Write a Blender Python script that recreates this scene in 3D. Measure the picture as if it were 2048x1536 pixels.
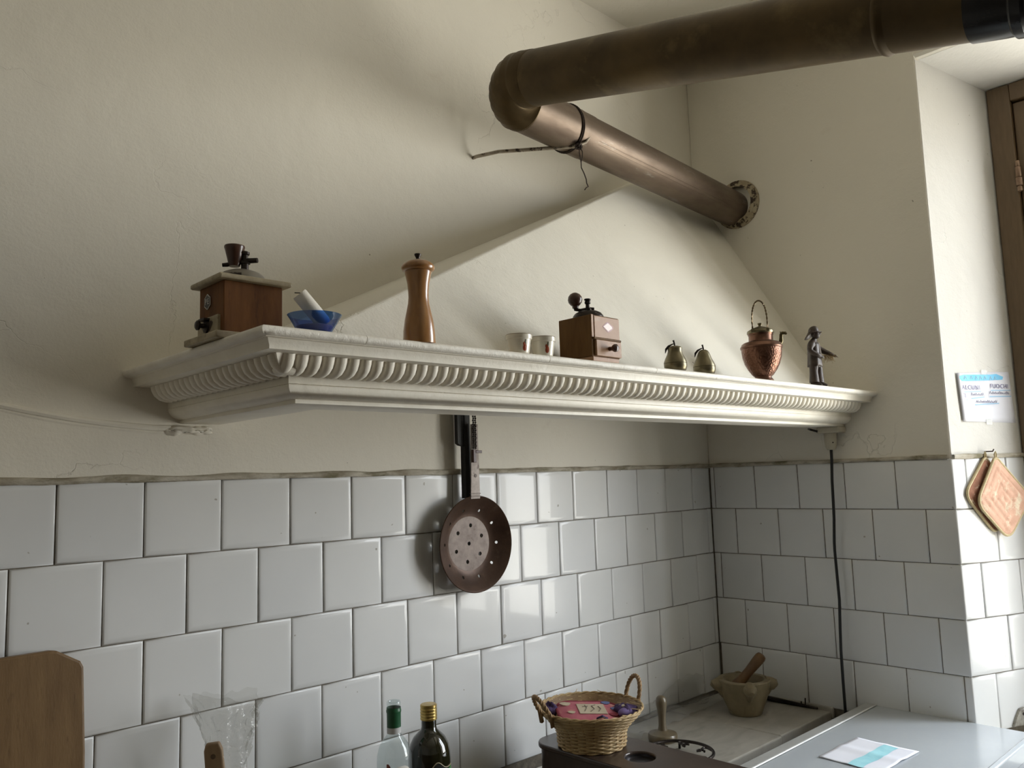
import bpy, bmesh, math, random
from math import sin, cos, pi, radians, sqrt
from mathutils import Vector, Matrix, Euler, noise

random.seed(7)
S = bpy.context.scene
C = S.collection
for o in list(bpy.data.objects):
    bpy.data.objects.remove(o, do_unlink=True)

# ------------------------------------------------------------------ camera, sky, window light, exposure
cd = bpy.data.cameras.new('camera'); cam = bpy.data.objects.new('camera', cd); C.objects.link(cam)
cam.location = (-2.500227, -1.616959, 0.127204)
cam.rotation_euler = (1.685503, 0.031368, -0.761010)
cd.sensor_width = 36.0; cd.lens = 1631.912 / 2048 * 36; cd.clip_start = 0.02
S.camera = cam
W = bpy.data.worlds.new('sky'); S.world = W; W.use_nodes = True
nt = W.node_tree; nt.nodes.clear()
wo = nt.nodes.new('ShaderNodeOutputWorld'); bg = nt.nodes.new('ShaderNodeBackground')
tc = nt.nodes.new('ShaderNodeTexCoord'); sx = nt.nodes.new('ShaderNodeSeparateXYZ'); rp = nt.nodes.new('ShaderNodeValToRGB')
mp = nt.nodes.new('ShaderNodeMapRange'); mp.inputs[1].default_value = -1; mp.inputs[2].default_value = 1
nt.links.new(tc.outputs['Generated'], sx.inputs[0]); nt.links.new(sx.outputs['Z'], mp.inputs[0]); nt.links.new(mp.outputs[0], rp.inputs[0])
rp.color_ramp.elements[0].position = 0.0; rp.color_ramp.elements[0].color = (0.80, 0.77, 0.69, 1)      # ground outside
rp.color_ramp.elements[1].position = 1.0; rp.color_ramp.elements[1].color = (0.70, 0.77, 0.85, 1)
e = rp.color_ramp.elements.new(0.47); e.color = (0.80, 0.78, 0.72, 1)
e = rp.color_ramp.elements.new(0.53); e.color = (0.78, 0.81, 0.84, 1)
bg.inputs['Strength'].default_value = 22.5
nt.links.new(rp.outputs[0], bg.inputs[0]); nt.links.new(bg.outputs[0], wo.inputs[0])
# the daylight comes in through the window: a portal guides the sky's rays
ld = bpy.data.lights.new('window_daylight', 'AREA'); lo = bpy.data.objects.new('window_daylight', ld); C.objects.link(lo)
ld.shape = 'RECTANGLE'; ld.size = 1.98; ld.size_y = 1.19
lo.location = (0.447, -1.485, 0.31); lo.rotation_euler = (0, radians(90), 0)
ld.cycles.is_portal = True
S.view_settings.view_transform = 'Standard'; S.view_settings.look = 'None'
S.view_settings.gamma = 1.0; S.view_settings.use_curve_mapping = False
S.view_settings.exposure = -0.12
S.cycles.use_denoising = True
S.cycles.max_bounces = 10; S.cycles.diffuse_bounces = 6; S.cycles.glossy_bounces = 5; S.cycles.transparent_max_bounces = 16
S.cycles.caustics_reflective = False; S.cycles.caustics_refractive = False
S.cycles.sample_clamp_indirect = 6.0

# ------------------------------------------------------------------ materials
MATS = {}
def nodes_of(name):
    m = bpy.data.materials.new(name); m.use_nodes = True
    return m, m.node_tree, m.node_tree.nodes['Principled BSDF']
def coords(t, world, stretch=(1, 1, 1)):
    if world:
        g = t.nodes.new('ShaderNodeNewGeometry'); out = g.outputs['Position']
    else:
        g = t.nodes.new('ShaderNodeTexCoord'); out = g.outputs['Object']
    mpn = t.nodes.new('ShaderNodeMapping'); mpn.inputs['Scale'].default_value = stretch
    t.links.new(out, mpn.inputs[0]); return mpn.outputs[0]
def noise_n(t, vec, scale, detail=4, rough=.55, dist=0):
    n = t.nodes.new('ShaderNodeTexNoise'); n.inputs['Scale'].default_value = scale; n.inputs['Detail'].default_value = detail
    n.inputs['Roughness'].default_value = rough; n.inputs['Distortion'].default_value = dist
    t.links.new(vec, n.inputs['Vector']); return n.outputs[0]
def ramp(t, fac, stops):
    r = t.nodes.new('ShaderNodeValToRGB'); t.links.new(fac, r.inputs[0]); el = r.color_ramp.elements
    el[0].position, el[0].color = stops[0][0], (*stops[0][1], 1)
    el[1].position, el[1].color = stops[-1][0], (*stops[-1][1], 1)
    for p, c in stops[1:-1]:
        x = el.new(p); x.color = (*c, 1)
    return r.outputs[0]
def mixc(t, fac, a, b):
    m = t.nodes.new('ShaderNodeMix'); m.data_type = 'RGBA'
    if isinstance(fac, float): m.inputs[0].default_value = fac
    else: t.links.new(fac, m.inputs[0])
    for i, x in ((6, a), (7, b)):
        if isinstance(x, tuple): m.inputs[i].default_value = (*x, 1)
        else: t.links.new(x, m.inputs[i])
    return m.outputs[2]
def bump(t, p, h, strength, dist=.002, prev=None):
    b = t.nodes.new('ShaderNodeBump'); b.inputs['Strength'].default_value = strength; b.inputs['Distance'].default_value = dist
    t.links.new(h, b.inputs['Height'])
    if prev is not None: t.links.new(prev, b.inputs['Normal'])
    t.links.new(b.outputs[0], p.inputs['Normal']); return b.outputs[0]
def M(name, c1, c2=None, c3=None, scale=20, detail=5, rough=.5, metal=0., bs=0., bscale=80, bdist=.002, coat=0., spec=.5,
      stretch=(1, 1, 1), lo=.35, hi=.65, world=False, rvar=0., dist=0., lo3=.62, hi3=.7, scale3=9, sheen=0.):
    if name in MATS: return MATS[name]
    m, t, p = nodes_of(name)
    p.inputs['Roughness'].default_value = rough; p.inputs['Metallic'].default_value = metal
    p.inputs['Coat Weight'].default_value = coat; p.inputs['Coat Roughness'].default_value = .08
    p.inputs['Specular IOR Level'].default_value = spec; p.inputs['Sheen Weight'].default_value = sheen
    v = coords(t, world, stretch)
    n1 = noise_n(t, v, scale, detail, .6, dist)
    col = ramp(t, n1, [(lo, c1), (hi, c2 or tuple(x * .9 for x in c1))])
    if c3:
        n3 = noise_n(t, v, scale3, 6, .65)
        f = ramp(t, n3, [(lo3, (0, 0, 0)), (hi3, (1, 1, 1))])
        col = mixc(t, f, col, c3)
    t.links.new(col, p.inputs['Base Color'])
    if rvar:
        mr = t.nodes.new('ShaderNodeMapRange'); mr.inputs[1].default_value = .3; mr.inputs[2].default_value = .7
        mr.inputs[3].default_value = max(0.02, rough - rvar); mr.inputs[4].default_value = min(1, rough + rvar)
        t.links.new(n1, mr.inputs[0]); t.links.new(mr.outputs[0], p.inputs['Roughness'])
    if bs:
        bump(t, p, noise_n(t, v, bscale, 5, .6), bs, bdist)
    MATS[name] = m; return m

def mat_plaster(name, base, dirt, fine=.35):
    m, t, p = nodes_of(name); v = coords(t, True)
    p.inputs['Roughness'].default_value = .75; p.inputs['Specular IOR Level'].default_value = .25
    big = noise_n(t, v, 1.7, 6, .6, .4)
    col = ramp(t, big, [(.3, tuple(x * .965 for x in base)), (.7, base)])
    st = ramp(t, noise_n(t, v, 7, 8, .7, .6), [(.63, (0, 0, 0)), (.80, (.35, .35, .35))])
    col = mixc(t, st, col, dirt)
    sp = ramp(t, noise_n(t, v, 60, 2, .5), [(.77, (0, 0, 0)), (.80, (.8, .8, .8))])       # small chips and fly spots
    col = mixc(t, sp, col, tuple(x * .45 for x in dirt))
    t.links.new(col, p.inputs['Base Color'])
    b = bump(t, p, noise_n(t, v, 3.2, 3, .5, .5), .5, .018)                              # uneven trowelling
    b = bump(t, p, noise_n(t, v, 26, 6, .62), .4, .004, b)
    vo = t.nodes.new('ShaderNodeTexVoronoi'); vo.feature = 'DISTANCE_TO_EDGE'; vo.inputs['Scale'].default_value = 2.6
    wn = t.nodes.new('ShaderNodeTexNoise'); wn.inputs['Scale'].default_value = 5; wn.inputs['Detail'].default_value = 8
    t.links.new(v, wn.inputs['Vector'])
    va = t.nodes.new('ShaderNodeVectorMath'); va.operation = 'MULTIPLY_ADD'; va.inputs[1].default_value = (.5, .5, .5)
    t.links.new(wn.outputs['Color'], va.inputs[0]); t.links.new(v, va.inputs[2]); t.links.new(va.outputs[0], vo.inputs['Vector'])
    mask = ramp(t, noise_n(t, v, 1.1, 2, .5), [(.50, (1, 1, 1)), (.60, (0, 0, 0))])
    cr = t.nodes.new('ShaderNodeMapRange'); cr.inputs[1].default_value = 0; cr.inputs[2].default_value = .006
    t.links.new(vo.outputs['Distance'], cr.inputs[0])
    mx = t.nodes.new('ShaderNodeMath'); mx.operation = 'MAXIMUM'
    t.links.new(cr.outputs[0], mx.inputs[0]); t.links.new(mask, mx.inputs[1])
    b = bump(t, p, mx.outputs[0], .5, .003, b)
    bump(t, p, noise_n(t, v, 180, 4, .6), fine, .0012, b)
    MATS[name] = m; return m
plaster = mat_plaster('cream limewashed plaster', (.77, .735, .65), (.56, .49, .39))
plaster_hood = mat_plaster('pale hood plaster', (.82, .79, .705), (.60, .53, .42), .6)
def mat_tile():
    m, t, p = nodes_of('white glazed tile'); v = coords(t, True)
    p.inputs['Roughness'].default_value = .2; p.inputs['Specular IOR Level'].default_value = .18
    p.inputs['Coat Weight'].default_value = .18; p.inputs['Coat Roughness'].default_value = .035
    col = ramp(t, noise_n(t, v, 4, 4, .5), [(.3, (.72, .725, .725)), (.7, (.78, .78, .775))])
    oi = t.nodes.new('ShaderNodeObjectInfo')
    rr = ramp(t, oi.outputs['Random'], [(0., (.94, .945, .95)), (1., (1., 1., .99))])
    mu = t.nodes.new('ShaderNodeMix'); mu.data_type = 'RGBA'; mu.blend_type = 'MULTIPLY'; mu.inputs[0].default_value = 1
    t.links.new(col, mu.inputs[6]); t.links.new(rr, mu.inputs[7])
    sp = ramp(t, noise_n(t, v, 55, 1, .5), [(.79, (0, 0, 0)), (.81, (.7, .7, .7))])
    t.links.new(mixc(t, sp, mu.outputs[2], (.3, .27, .22)), p.inputs['Base Color'])
    bump(t, p, noise_n(t, v, 9, 2, .4), .10, .004)
    return m
tile_m = mat_tile()
grout_m = M('dark dirty grout', (.10, .085, .065), (.20, .17, .13), scale=40, rough=.9, bs=.5, bscale=200, world=True)
mortar_m = M('dirty mortar fillet', (.60, .56, .47), (.30, .26, .19), (.19, .17, .10), scale=14, rough=.85, bs=.7, bscale=120, bdist=.004,
             world=True, stretch=(1, 1, 3), lo3=.52, hi3=.66, scale3=9)
marble_m = M('cream painted marble', (.88, .84, .74), (.81, .765, .655), (.50, .44, .34), scale=16, rough=.42, bs=.35, bscale=90, world=True,
             lo3=.66, hi3=.80, scale3=14)
marble_top = M('worn marble slab', (.88, .85, .77), (.82, .78, .69), (.48, .42, .33), scale=30, rough=.5, bs=.6, bscale=160, world=True,
               lo3=.66, hi3=.74, scale3=38)
counter_m = M('grey veined marble', (.41, .385, .335), (.31, .29, .25), (.25, .23, .195), scale=5, rough=.28, bs=.08, bscale=60, world=True,
              stretch=(1.2, 3, 1), dist=1.2, lo3=.58, hi3=.72, scale3=4)
frame_m = M('brown painted window wood', (.125, .082, .042), (.155, .10, .052), (.34, .27, .18), scale=30, rough=.45, bs=.25, bscale=60,
            stretch=(4, 4, .5), world=True, lo3=.72, hi3=.75, scale3=26)
wallpaint = M('plain wall paint', (.50, .485, .44), (.46, .445, .40), scale=3, rough=.8, world=True)
floor_m = M('terracotta floor', (.115, .075, .05), (.09, .058, .04), scale=6, rough=.5, world=True)
def mat_thin_glass(name, tint, gloss=.35, rough=.02, haze=0.0, crinkle=0.0):
    m = bpy.data.materials.new(name); m.use_nodes = True; t = m.node_tree; t.nodes.clear()
    o = t.nodes.new('ShaderNodeOutputMaterial'); tr = t.nodes.new('ShaderNodeBsdfTransparent'); gl = t.nodes.new('ShaderNodeBsdfGlossy')
    lw = t.nodes.new('ShaderNodeLayerWeight'); lw.inputs[0].default_value = gloss
    mx = t.nodes.new('ShaderNodeMixShader'); tr.inputs[0].default_value = (*tint, 1); gl.inputs['Roughness'].default_value = rough
    ge = t.nodes.new('ShaderNodeNewGeometry'); fm = t.nodes.new('ShaderNodeMath'); fm.operation = 'SUBTRACT'; fm.use_clamp = True   # only outer faces mirror
    t.links.new(lw.outputs['Fresnel'], fm.inputs[0]); t.links.new(ge.outputs['Backfacing'], fm.inputs[1])
    t.links.new(fm.outputs[0], mx.inputs[0]); t.links.new(tr.outputs[0], mx.inputs[1]); t.links.new(gl.outputs[0], mx.inputs[2])
    if crinkle:
        bn = t.nodes.new('ShaderNodeBump'); bn.inputs['Strength'].default_value = crinkle; bn.inputs['Distance'].default_value = .01
        tcn = t.nodes.new('ShaderNodeTexCoord'); t.links.new(noise_n(t, tcn.outputs['Object'], 55, 4, .6, .8), bn.inputs['Height'])
        t.links.new(bn.outputs[0], gl.inputs['Normal']); t.links.new(bn.outputs[0], lw.inputs['Normal'])
    last = mx.outputs[0]
    if haze:
        df = t.nodes.new('ShaderNodeBsdfDiffuse'); df.inputs[0].default_value = (*tint, 1)
        m2 = t.nodes.new('ShaderNodeMixShader'); m2.inputs[0].default_value = haze
        t.links.new(last, m2.inputs[1]); t.links.new(df.outputs[0], m2.inputs[2]); last = m2.outputs[0]
    t.links.new(last, o.inputs[0]); MATS[name] = m; return m
pane_m = mat_thin_glass('window glass', (.98, .985, .985), .33)

# ------------------------------------------------------------------ mesh helpers
class MB:
    def __init__(s): s.v = []; s.f = []
    def add(s, vs, fs, T=None):
        b = len(s.v)
        for p in vs:
            p = Vector(p); s.v.append(T @ p if T else p)
        s.f += [tuple(i + b for i in f) for f in fs]; return s
    def box(s, lo, hi, T=None):
        x0, y0, z0 = lo; x1, y1, z1 = hi
        return s.add([(x0, y0, z0), (x1, y0, z0), (x1, y1, z0), (x0, y1, z0), (x0, y0, z1), (x1, y0, z1), (x1, y1, z1), (x0, y1, z1)],
                     [(0, 3, 2, 1), (4, 5, 6, 7), (0, 1, 5, 4), (1, 2, 6, 5), (2, 3, 7, 6), (3, 0, 4, 7)], T)
    def lathe(s, prof, n=32, T=None, cap=True):
        vs = []; fs = []
        for r, z in prof:
            for k in range(n):
                a = 2 * pi * k / n; vs.append((r * cos(a), r * sin(a), z))
        m = len(prof)
        for i in range(m - 1):
            for k in range(n):
                k2 = (k + 1) % n; fs.append((i * n + k, i * n + k2, (i + 1) * n + k2, (i + 1) * n + k))
        if cap:
            if prof[0][0] > 1e-5: fs.append(tuple(reversed(range(n))))
            if prof[-1][0] > 1e-5: fs.append(tuple((m - 1) * n + k for k in range(n)))
        return s.add(vs, fs, T)
    def tube(s, pts, r, n=10, closed=False, T=None, cap=True):
        pts = [Vector(p) for p in pts]; m = len(pts); vs = []; fs = []
        up = None
        for i, p in enumerate(pts):
            a = pts[i - 1] if (i or closed) else pts[0]; b = pts[(i + 1) % m] if (i < m - 1 or closed) else pts[-1]
            d = (b - a).normalized()
            if up is None:
                up = d.orthogonal().normalized()
            else:
                up = (up - d * up.dot(d)); up = up.normalized() if up.length > 1e-6 else d.orthogonal().normalized()
            q = d.cross(up); rr = r[i] if isinstance(r, (list, tuple)) else r
            for k in range(n):
                t = 2 * pi * k / n; vs.append(p + up * (rr * cos(t)) + q * (rr * sin(t)))
        for i in range(m if closed else m - 1):
            j = (i + 1) % m
            for k in range(n):
                k2 = (k + 1) % n; fs.append((i * n + k, i * n + k2, j * n + k2, j * n + k))
        if not closed and cap:
            fs.append(tuple(reversed(range(n)))); fs.append(tuple((m - 1) * n + k for k in range(n)))
        return s.add(vs, fs, T)
    def prism(s, poly, axis_pts, T=None):   # poly: 3-D base polygon, axis_pts: extrusion vector
        n = len(poly); e = Vector(axis_pts); vs = [Vector(p) for p in poly] + [Vector(p) + e for p in poly]
        fs = [tuple(reversed(range(n))), tuple(range(n, 2 * n))] + [(i, (i + 1) % n, n + (i + 1) % n, n + i) for i in range(n)]
        return s.add(vs, fs, T)
    def grid(s, fn, nu, nv, T=None):
        vs = [fn(u / nu, v / nv) for v in range(nv + 1) for u in range(nu + 1)]
        fs = [(v * (nu + 1) + u, v * (nu + 1) + u + 1, (v + 1) * (nu + 1) + u + 1, (v + 1) * (nu + 1) + u) for v in range(nv) for u in range(nu)]
        return s.add(vs, fs, T)
    def sphere(s, c, r, n=20, m=12, sc=(1, 1, 1)):
        prof = [(max(r * sin(pi * i / m), 1e-6), -r * cos(pi * i / m)) for i in range(m + 1)]
        return s.lathe(prof, n, Matrix.Translation(c) @ Matrix.Diagonal((*sc, 1)), cap=False)
    def mesh(s, name, fix=True):
        me = bpy.data.meshes.new(name); me.from_pydata([tuple(p) for p in s.v], [], s.f)
        if fix:
            bm = bmesh.new(); bm.from_mesh(me); bmesh.ops.remove_doubles(bm, verts=bm.verts, dist=1e-6)
            bmesh.ops.recalc_face_normals(bm, faces=bm.faces); bm.to_mesh(me); bm.free()
        me.update(); return me
def obj(name, mb, mat, parent=None, smooth=None, bevel=0., bseg=2, loc=None, rot=None, angle=40, fix=True):
    me = mb.mesh(name, fix) if isinstance(mb, MB) else mb
    if mat and not me.materials: me.materials.append(mat)
    o = bpy.data.objects.new(name, me); C.objects.link(o)
    if parent: o.parent = parent
    if loc: o.location = loc
    if rot: o.rotation_euler = rot
    if smooth is not None and isinstance(mb, MB):
        me.polygons.foreach_set('use_smooth', [True] * len(me.polygons))
        if smooth != 'all':
            me.set_sharp_from_angle(angle=radians(angle))
    if bevel:
        b = o.modifiers.new('bevel', 'BEVEL'); b.width = bevel; b.segments = bseg; b.limit_method = 'ANGLE'; b.angle_limit = radians(35)
    return o
def thing(name, label, cat, loc=(0, 0, 0), rotz=0, group=None):
    o = bpy.data.objects.new(name, None); C.objects.link(o); o.location = loc; o.rotation_euler = (0, 0, rotz)
    o.empty_display_size = .05
    return tag(o, label, cat, group)
def tag(o, label, cat, group=None):
    o['label'] = label; o['category'] = cat
    if group: o['group'] = group
    return o
def struct(o): o['kind'] = 'structure'; return o
def TR(x=0, y=0, z=0): return Matrix.Translation((x, y, z))
def RX(a): return Matrix.Rotation(a, 4, 'X')
def RY(a): return Matrix.Rotation(a, 4, 'Y')
def RZ(a): return Matrix.Rotation(a, 4, 'Z')
def align(d):   # matrix that turns +Z into d
    return Vector((0, 0, 1)).rotation_difference(Vector(d).normalized()).to_matrix().to_4x4()

# ------------------------------------------------------------------ the room
ZF, ZC = -1.5, 1.66
JA = radians(21.5); JD = Vector((cos(JA), -sin(JA), 0)); JN = Vector((-sin(JA), -cos(JA), 0)); J0 = Vector((0, -.795, 0))
def subdiv_wall(mb, fn, nu, nv): return mb.grid(fn, nu, nv)
wb = MB(); wb.box((-4.4, 0, ZF), (.440, .25, ZC + .3))
wall_back = struct(obj('wall_back', wb, plaster))
wr = MB()
jx = .30 * cos(JA); jy = -.795 - .30 * sin(JA)
pier = [(0, 0, ZF), (0, -.795, ZF), (jx, jy, ZF), (.440, jy, ZF), (.440, 0, ZF)]
wr.prism(pier, (0, 0, ZC + .3 - ZF))
lint = [(0, -.79, 1.351), (.006, -.79, 1.342), (.016, -.79, 1.338), (jx, -.79, 1.28), (.440, -.79, 1.28), (.440, -.79, ZC + .3), (0, -.79, ZC + .3)]
wr.prism(lint, (0, -1.39, 0))
wr.box((0, -2.18, ZF), (.440, -.79, -.66))
far = [(0, -4.2, ZF), (0, -2.175, ZF), (jx, -2.065, ZF), (.440, -2.065, ZF), (.440, -4.2, ZF)]
wr.prism(far, (0, 0, ZC + .3 - ZF))
wall_right = struct(obj('wall_right', wr, plaster, bevel=.004))
jamb_dimmed = mat_plaster('dimmed jamb plaster', (.66, .645, .605), (.62, .56, .46))  # same plaster as the walls, darkened here to tone down the window light
jm = MB()
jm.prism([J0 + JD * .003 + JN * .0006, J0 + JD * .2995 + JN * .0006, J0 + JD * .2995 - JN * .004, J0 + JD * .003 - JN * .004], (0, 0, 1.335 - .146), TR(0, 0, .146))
obj('jamb_plaster', jm, jamb_dimmed, wall_right)
jm = MB(); jm.prism([(.016, -.80, 1.3375), (jx, -.80, 1.2792), (jx, -.80, 1.285), (.016, -.80, 1.343)], (0, -1.36, 0)); obj('soffit_plaster', jm, jamb_dimmed, wall_right)
wall_left = struct(obj('wall_left', MB().box((-4.4, -4.2, ZF), (-4.2, 0, ZC + .3)), wallpaint))
wall_front = struct(obj('wall_front', MB().box((-4.4, -4.4, ZF), (.440, -4.2, ZC + .3)), wallpaint))
absorber_m = M('dark bounce absorber', (.10, .066, .042), (.075, .05, .032), scale=6, rough=.6, world=True)  # dark slabs added to the unseen lower walls to cut bounce light
obj('bounce_absorber', MB().box((-4.205, -4.19, ZF), (-4.18, -.01, -.2)), absorber_m, wall_left)
obj('bounce_absorber', MB().box((-4.19, -4.205, ZF), (-.01, -4.18, -.2)), absorber_m, wall_front)
struct(obj('floor', MB().box((-4.4, -4.4, ZF - .1), (.440, .25, ZF)), floor_m))
struct(obj('ceiling', MB().box((-4.2, -4.2, ZC), (0, 0, ZC + .25)), plaster))

# window in the niche of the right-hand wall
win = struct(thing('window_1', 'brown painted wooden window in the splayed niche of the right wall', 'window', (jx, -1.5, -.66)))
del win['label']; del win['category']
def wbox(mb, y0, y1, z0, z1, x0, x1): return mb.box((x0 - jx, y0 + 1.5, z0 + .66), (x1 - jx, y1 + 1.5, z1 + .66))
fy0, fy1, fz0, fz1 = jy - .001, -2.064, -.659, 1.279
fw = .062
m = MB(); wbox(m, fy0 - fw, fy0, fz0, fz1, jx - .012, jx + .05); wbox(m, fy0 - fw - .012, fy0 - fw + .002, fz0, fz1, jx + .043, jx + .0499); obj('frame_stile', m, frame_m, win, bevel=.006)
m = MB(); wbox(m, fy1, fy1 + fw, fz0, fz1, jx - .012, jx + .05); obj('frame_stile', m, frame_m, win, bevel=.006)
m = MB(); wbox(m, fy1 + fw, fy0 - fw, fz1 - .055, fz1, jx - .012, jx + .05); wbox(m, fy1 + fw, fy0 - fw, fz1 - .07, fz1 - .05, jx + .043, jx + .0499); obj('frame_head', m, frame_m, win, bevel=.006)
m = MB(); wbox(m, fy1 + fw, fy0 - fw, fz0, fz0 + .05, jx - .012, jx + .05); obj('frame_sill', m, frame_m, win, bevel=.006)
cy0, cy1 = fy0 - fw - .0015, fy1 + fw + .0015; cm = (cy0 + cy1) / 2
for a, b, sa, sb in ((cm + .001, cy0, .042, .105), (cy1, cm - .001, .075, .042)):
    z0, z1 = fz0 + .053, fz1 - .059; st = .06
    cas = MB()
    wbox(cas, a, a + sa, z0, z1, jx + .002, jx + .042); wbox(cas, b - sb, b, z0, z1, jx + .002, jx + .042)
    wbox(cas, a + sa, b - sb, z0, z0 + .07, jx + .002, jx + .042); wbox(cas, a + sa, b - sb, z1 - st, z1, jx + .002, jx + .042)
    co = obj('casement', cas, frame_m, win, bevel=.004)
    g = MB(); wbox(g, a + sa - .005, b - sb + .005, z0 + .065, z1 - st + .005, jx + .021, jx + .025); obj('pane', g, pane_m, co)
hinge_m = M('worn painted hinge', (.20, .12, .075), (.28, .19, .12), scale=60, rough=.4, metal=.3)
for zz in (.985, -.2):
    h = MB()
    for i, (r, l) in enumerate(((.0065, .018), (.008, .032), (.009, .026), (.007, .016))):
        z = zz + .046 - (0, .019, .052, .079)[i]
        h.lathe([(r * .8, -l), (r, -l + .002), (r, -.002), (r * .8, 0)], 14, TR(-.019, fy0 - fw + 1.5 - .004, z + .66))
    obj('hinge', h, hinge_m, win, smooth=1)

# tiles: measured joints of every course
RZS = [.1435, 0, -.152, -.304, -.456, -.608]
W1J = [[-2.681, -2.53, -2.379, -2.228, -2.0784, -1.9273, -1.7762, -1.6236, -1.4698, -1.3191, -1.171, -1.0199, -.8691, -.7199, -.5647, -.4175, -.2667, -.1131],
       [-2.6022, -2.4508, -2.2994, -2.1481, -1.9973, -1.8445, -1.696, -1.5436, -1.3904, -1.2386, -1.0885, -.9379, -.7851, -.6307, -.4818, -.333, -.1825, -.0295],
       [-2.6789, -2.5278, -2.3766, -2.2254, -2.0742, -1.9234, -1.7719, -1.6205, -1.4692, -1.3176, -1.1668, -1.0167, -.8653, -.7151, -.5621, -.4106, -.2601, -.1088],
       [-2.6142, -2.4619, -2.3096, -2.1573, -2.005, -1.8527, -1.7004, -1.5481, -1.3946, -1.2434, -1.0911, -.938, -.7887, -.6358, -.4802, -.3318, -.1757, -.0241],
       [-2.6913, -2.539, -2.3867, -2.2344, -2.0822, -1.9299, -1.7776, -1.6253, -1.4731, -1.3208, -1.167, -1.0162, -.8637, -.714, -.5608, -.4074, -.2534, -.102]]
W2J = [[-.0206, -.1768, -.3312, -.4845, -.639], [-.0973, -.2537, -.4067, -.5616, -.7159], [-.029, -.1826, -.3358, -.4877, -.642],
       [-.1118, -.263, -.418, -.5707, -.7244], [-.0085, -.1634, -.3166, -.4691, -.6235, -.7771]]
W3J = [[.0503, .2165], [.1531], [.0755, .2304], [.1614], [.0928, .2453]]
def tile_piece(parent, P0, ud, nd, u0, u1, z0, z1, d=.0075):
    """one glazed tile: pillowed slab between u0..u1 along ud and z0..z1, its face d proud of the wall"""
    g = .0011; u0 += g; u1 -= g; z0 += g * .8; z1 -= g * .8
    if u1 - u0 < .004: return
    cu, cz = (u0 + u1) / 2, (z0 + z1) / 2; hu, hz = (u1 - u0) / 2, (z1 - z0) / 2
    tu, tz = random.uniform(-.004, .004), random.uniform(-.004, .004); d = d + random.uniform(-.0006, .0006)
    mb = MB(); vs = []; fs = []
    rings = [(0, 0), (0, d - .0030), (.0012, d - .0010), (.0035, d - .0002), (min(.012, hu * .6), d)]
    for ins, dep in rings:
        for a, b in ((-1, -1), (1, -1), (1, 1), (-1, 1)):
            u, z = a * (hu - ins), b * (hz - ins); w = dep + (tu * u + tz * z if dep else 0)
            vs.append(ud * u + Vector((0, 0, z)) + nd * w)
    for i in range(len(rings) - 1):
        for k in range(4): fs.append((i * 4 + k, i * 4 + (k + 1) % 4, i * 4 + 4 + (k + 1) % 4, i * 4 + 4 + k))
    b = (len(rings) - 1) * 4; fs.append((b, b + 1, b + 2, b + 3)); mb.add(vs, fs)
    obj('tile', mb, tile_m, parent, smooth='all', loc=P0 + ud * cu + Vector((0, 0, cz)))
X, Y = Vector((1, 0, 0)), Vector((0, 1, 0))
O1 = Vector((0, .0035, 0)); O2 = Vector((.0035, 0, 0)); O3 = J0 + JN * -.0035
obj('grout', MB().box((-2.85, -.0005, -.64), (-.001, .006, .144)), grout_m, wall_back)
gm = MB(); gm.box((-.0005, -.79, -.64), (.006, -.001, .144))
gm.prism([J0 + JN * .0005, J0 + JN * .0005 + JD * .298, J0 - JN * .006 + JD * .298, J0 - JN * .006 + JD * .01], (0, 0, .784), TR(0, 0, -.64)); obj('grout', gm, grout_m, wall_right)
for r in range(5):
    z1, z0 = RZS[r], RZS[r + 1]
    js = [-2.80] + [j for j in W1J[r] if j > -2.75] + [-.004]
    for a, b in zip(js[:-1], js[1:]): tile_piece(wall_back, O1, X, -Y, a, b, z0, z1)
    js = [.004] + [-j for j in W2J[r]] + [.7985]
    for a, b in zip(js[:-1], js[1:]): tile_piece(wall_right, O2, -Y, -X, a, b, z0, z1)
    js = [-.0036] + W3J[r] + [.298]
    for a, b in zip(js[:-1], js[1:]): tile_piece(wall_right, O3, JD, JN, a, b, z0, z1)
def mortar(parent, P0, ud, nd, L, z0=.1400, z1=.1545, pr=.0085, seed=0):
    n = max(8, int(L / .012))
    def fn(u, v):
        s = u * L; k = noise.noise((s * 9, v * 2 + seed, 3.1)); k2 = noise.noise((s * 30, v * 3 + seed, 8.7))
        zz = z0 + (z1 - z0) * v + (.0045 * k + .002 * k2 if 0 < v < 1 else (.004 * k if v else -.003 * abs(k) + .002))
        h = pr * (sin(pi * (.12 + .80 * v)) ** .6) + .0014 * k2 + .001 * k
        if v == 1: h = -.001
        return P0 + ud * s + nd * h + Vector((0, 0, zz))
    return obj('mortar_strip', MB().grid(fn, n, 6), mortar_m, parent, smooth='all')
mortar(wall_back, Vector((-2.8, 0, 0)), X, -Y, 2.795, seed=1)
mortar(wall_right, Vector((0, -.002, 0)), -Y, -X, .785, seed=5)
mortar(wall_right, J0 + JD * .006, JD, JN, .29, seed=9)
def ridge(fn_pts, r, name, mat, parent):
    return obj(name, MB().tube(fn_pts, r, 8), mat, parent, smooth=1)
rid = []
for i in range(30):
    t = i / 29; x = -2.9 + t * 1.02
    z = .2445 + .0385 * max(0, (-1.88 - x) / .29) ** 1.7 * .9 + .0015 * noise.noise((x * 20, 0, 0))
    rid.append((x, .0015, z))
ridge(rid, .0065, 'painted_cable', plaster, wall_back)
ridge([(p[0], p[1] + .001, p[2] - .009 + .001 * sin(i)) for i, p in enumerate(rid)], .004, 'plaster_ridge', plaster, wall_back)
lump = MB()
def lf(u, v):
    x = -1.895 + .10 * u; z = .248 - .016 * v + .008 * noise.noise((u * 5, v * 4, 2)); h = .014 * sin(pi * u) ** .6 * sin(pi * v) ** .6 * (1 + .5 * noise.noise((u * 7, v * 6, 1)))
    return (x, .001 - h, z)
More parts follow.
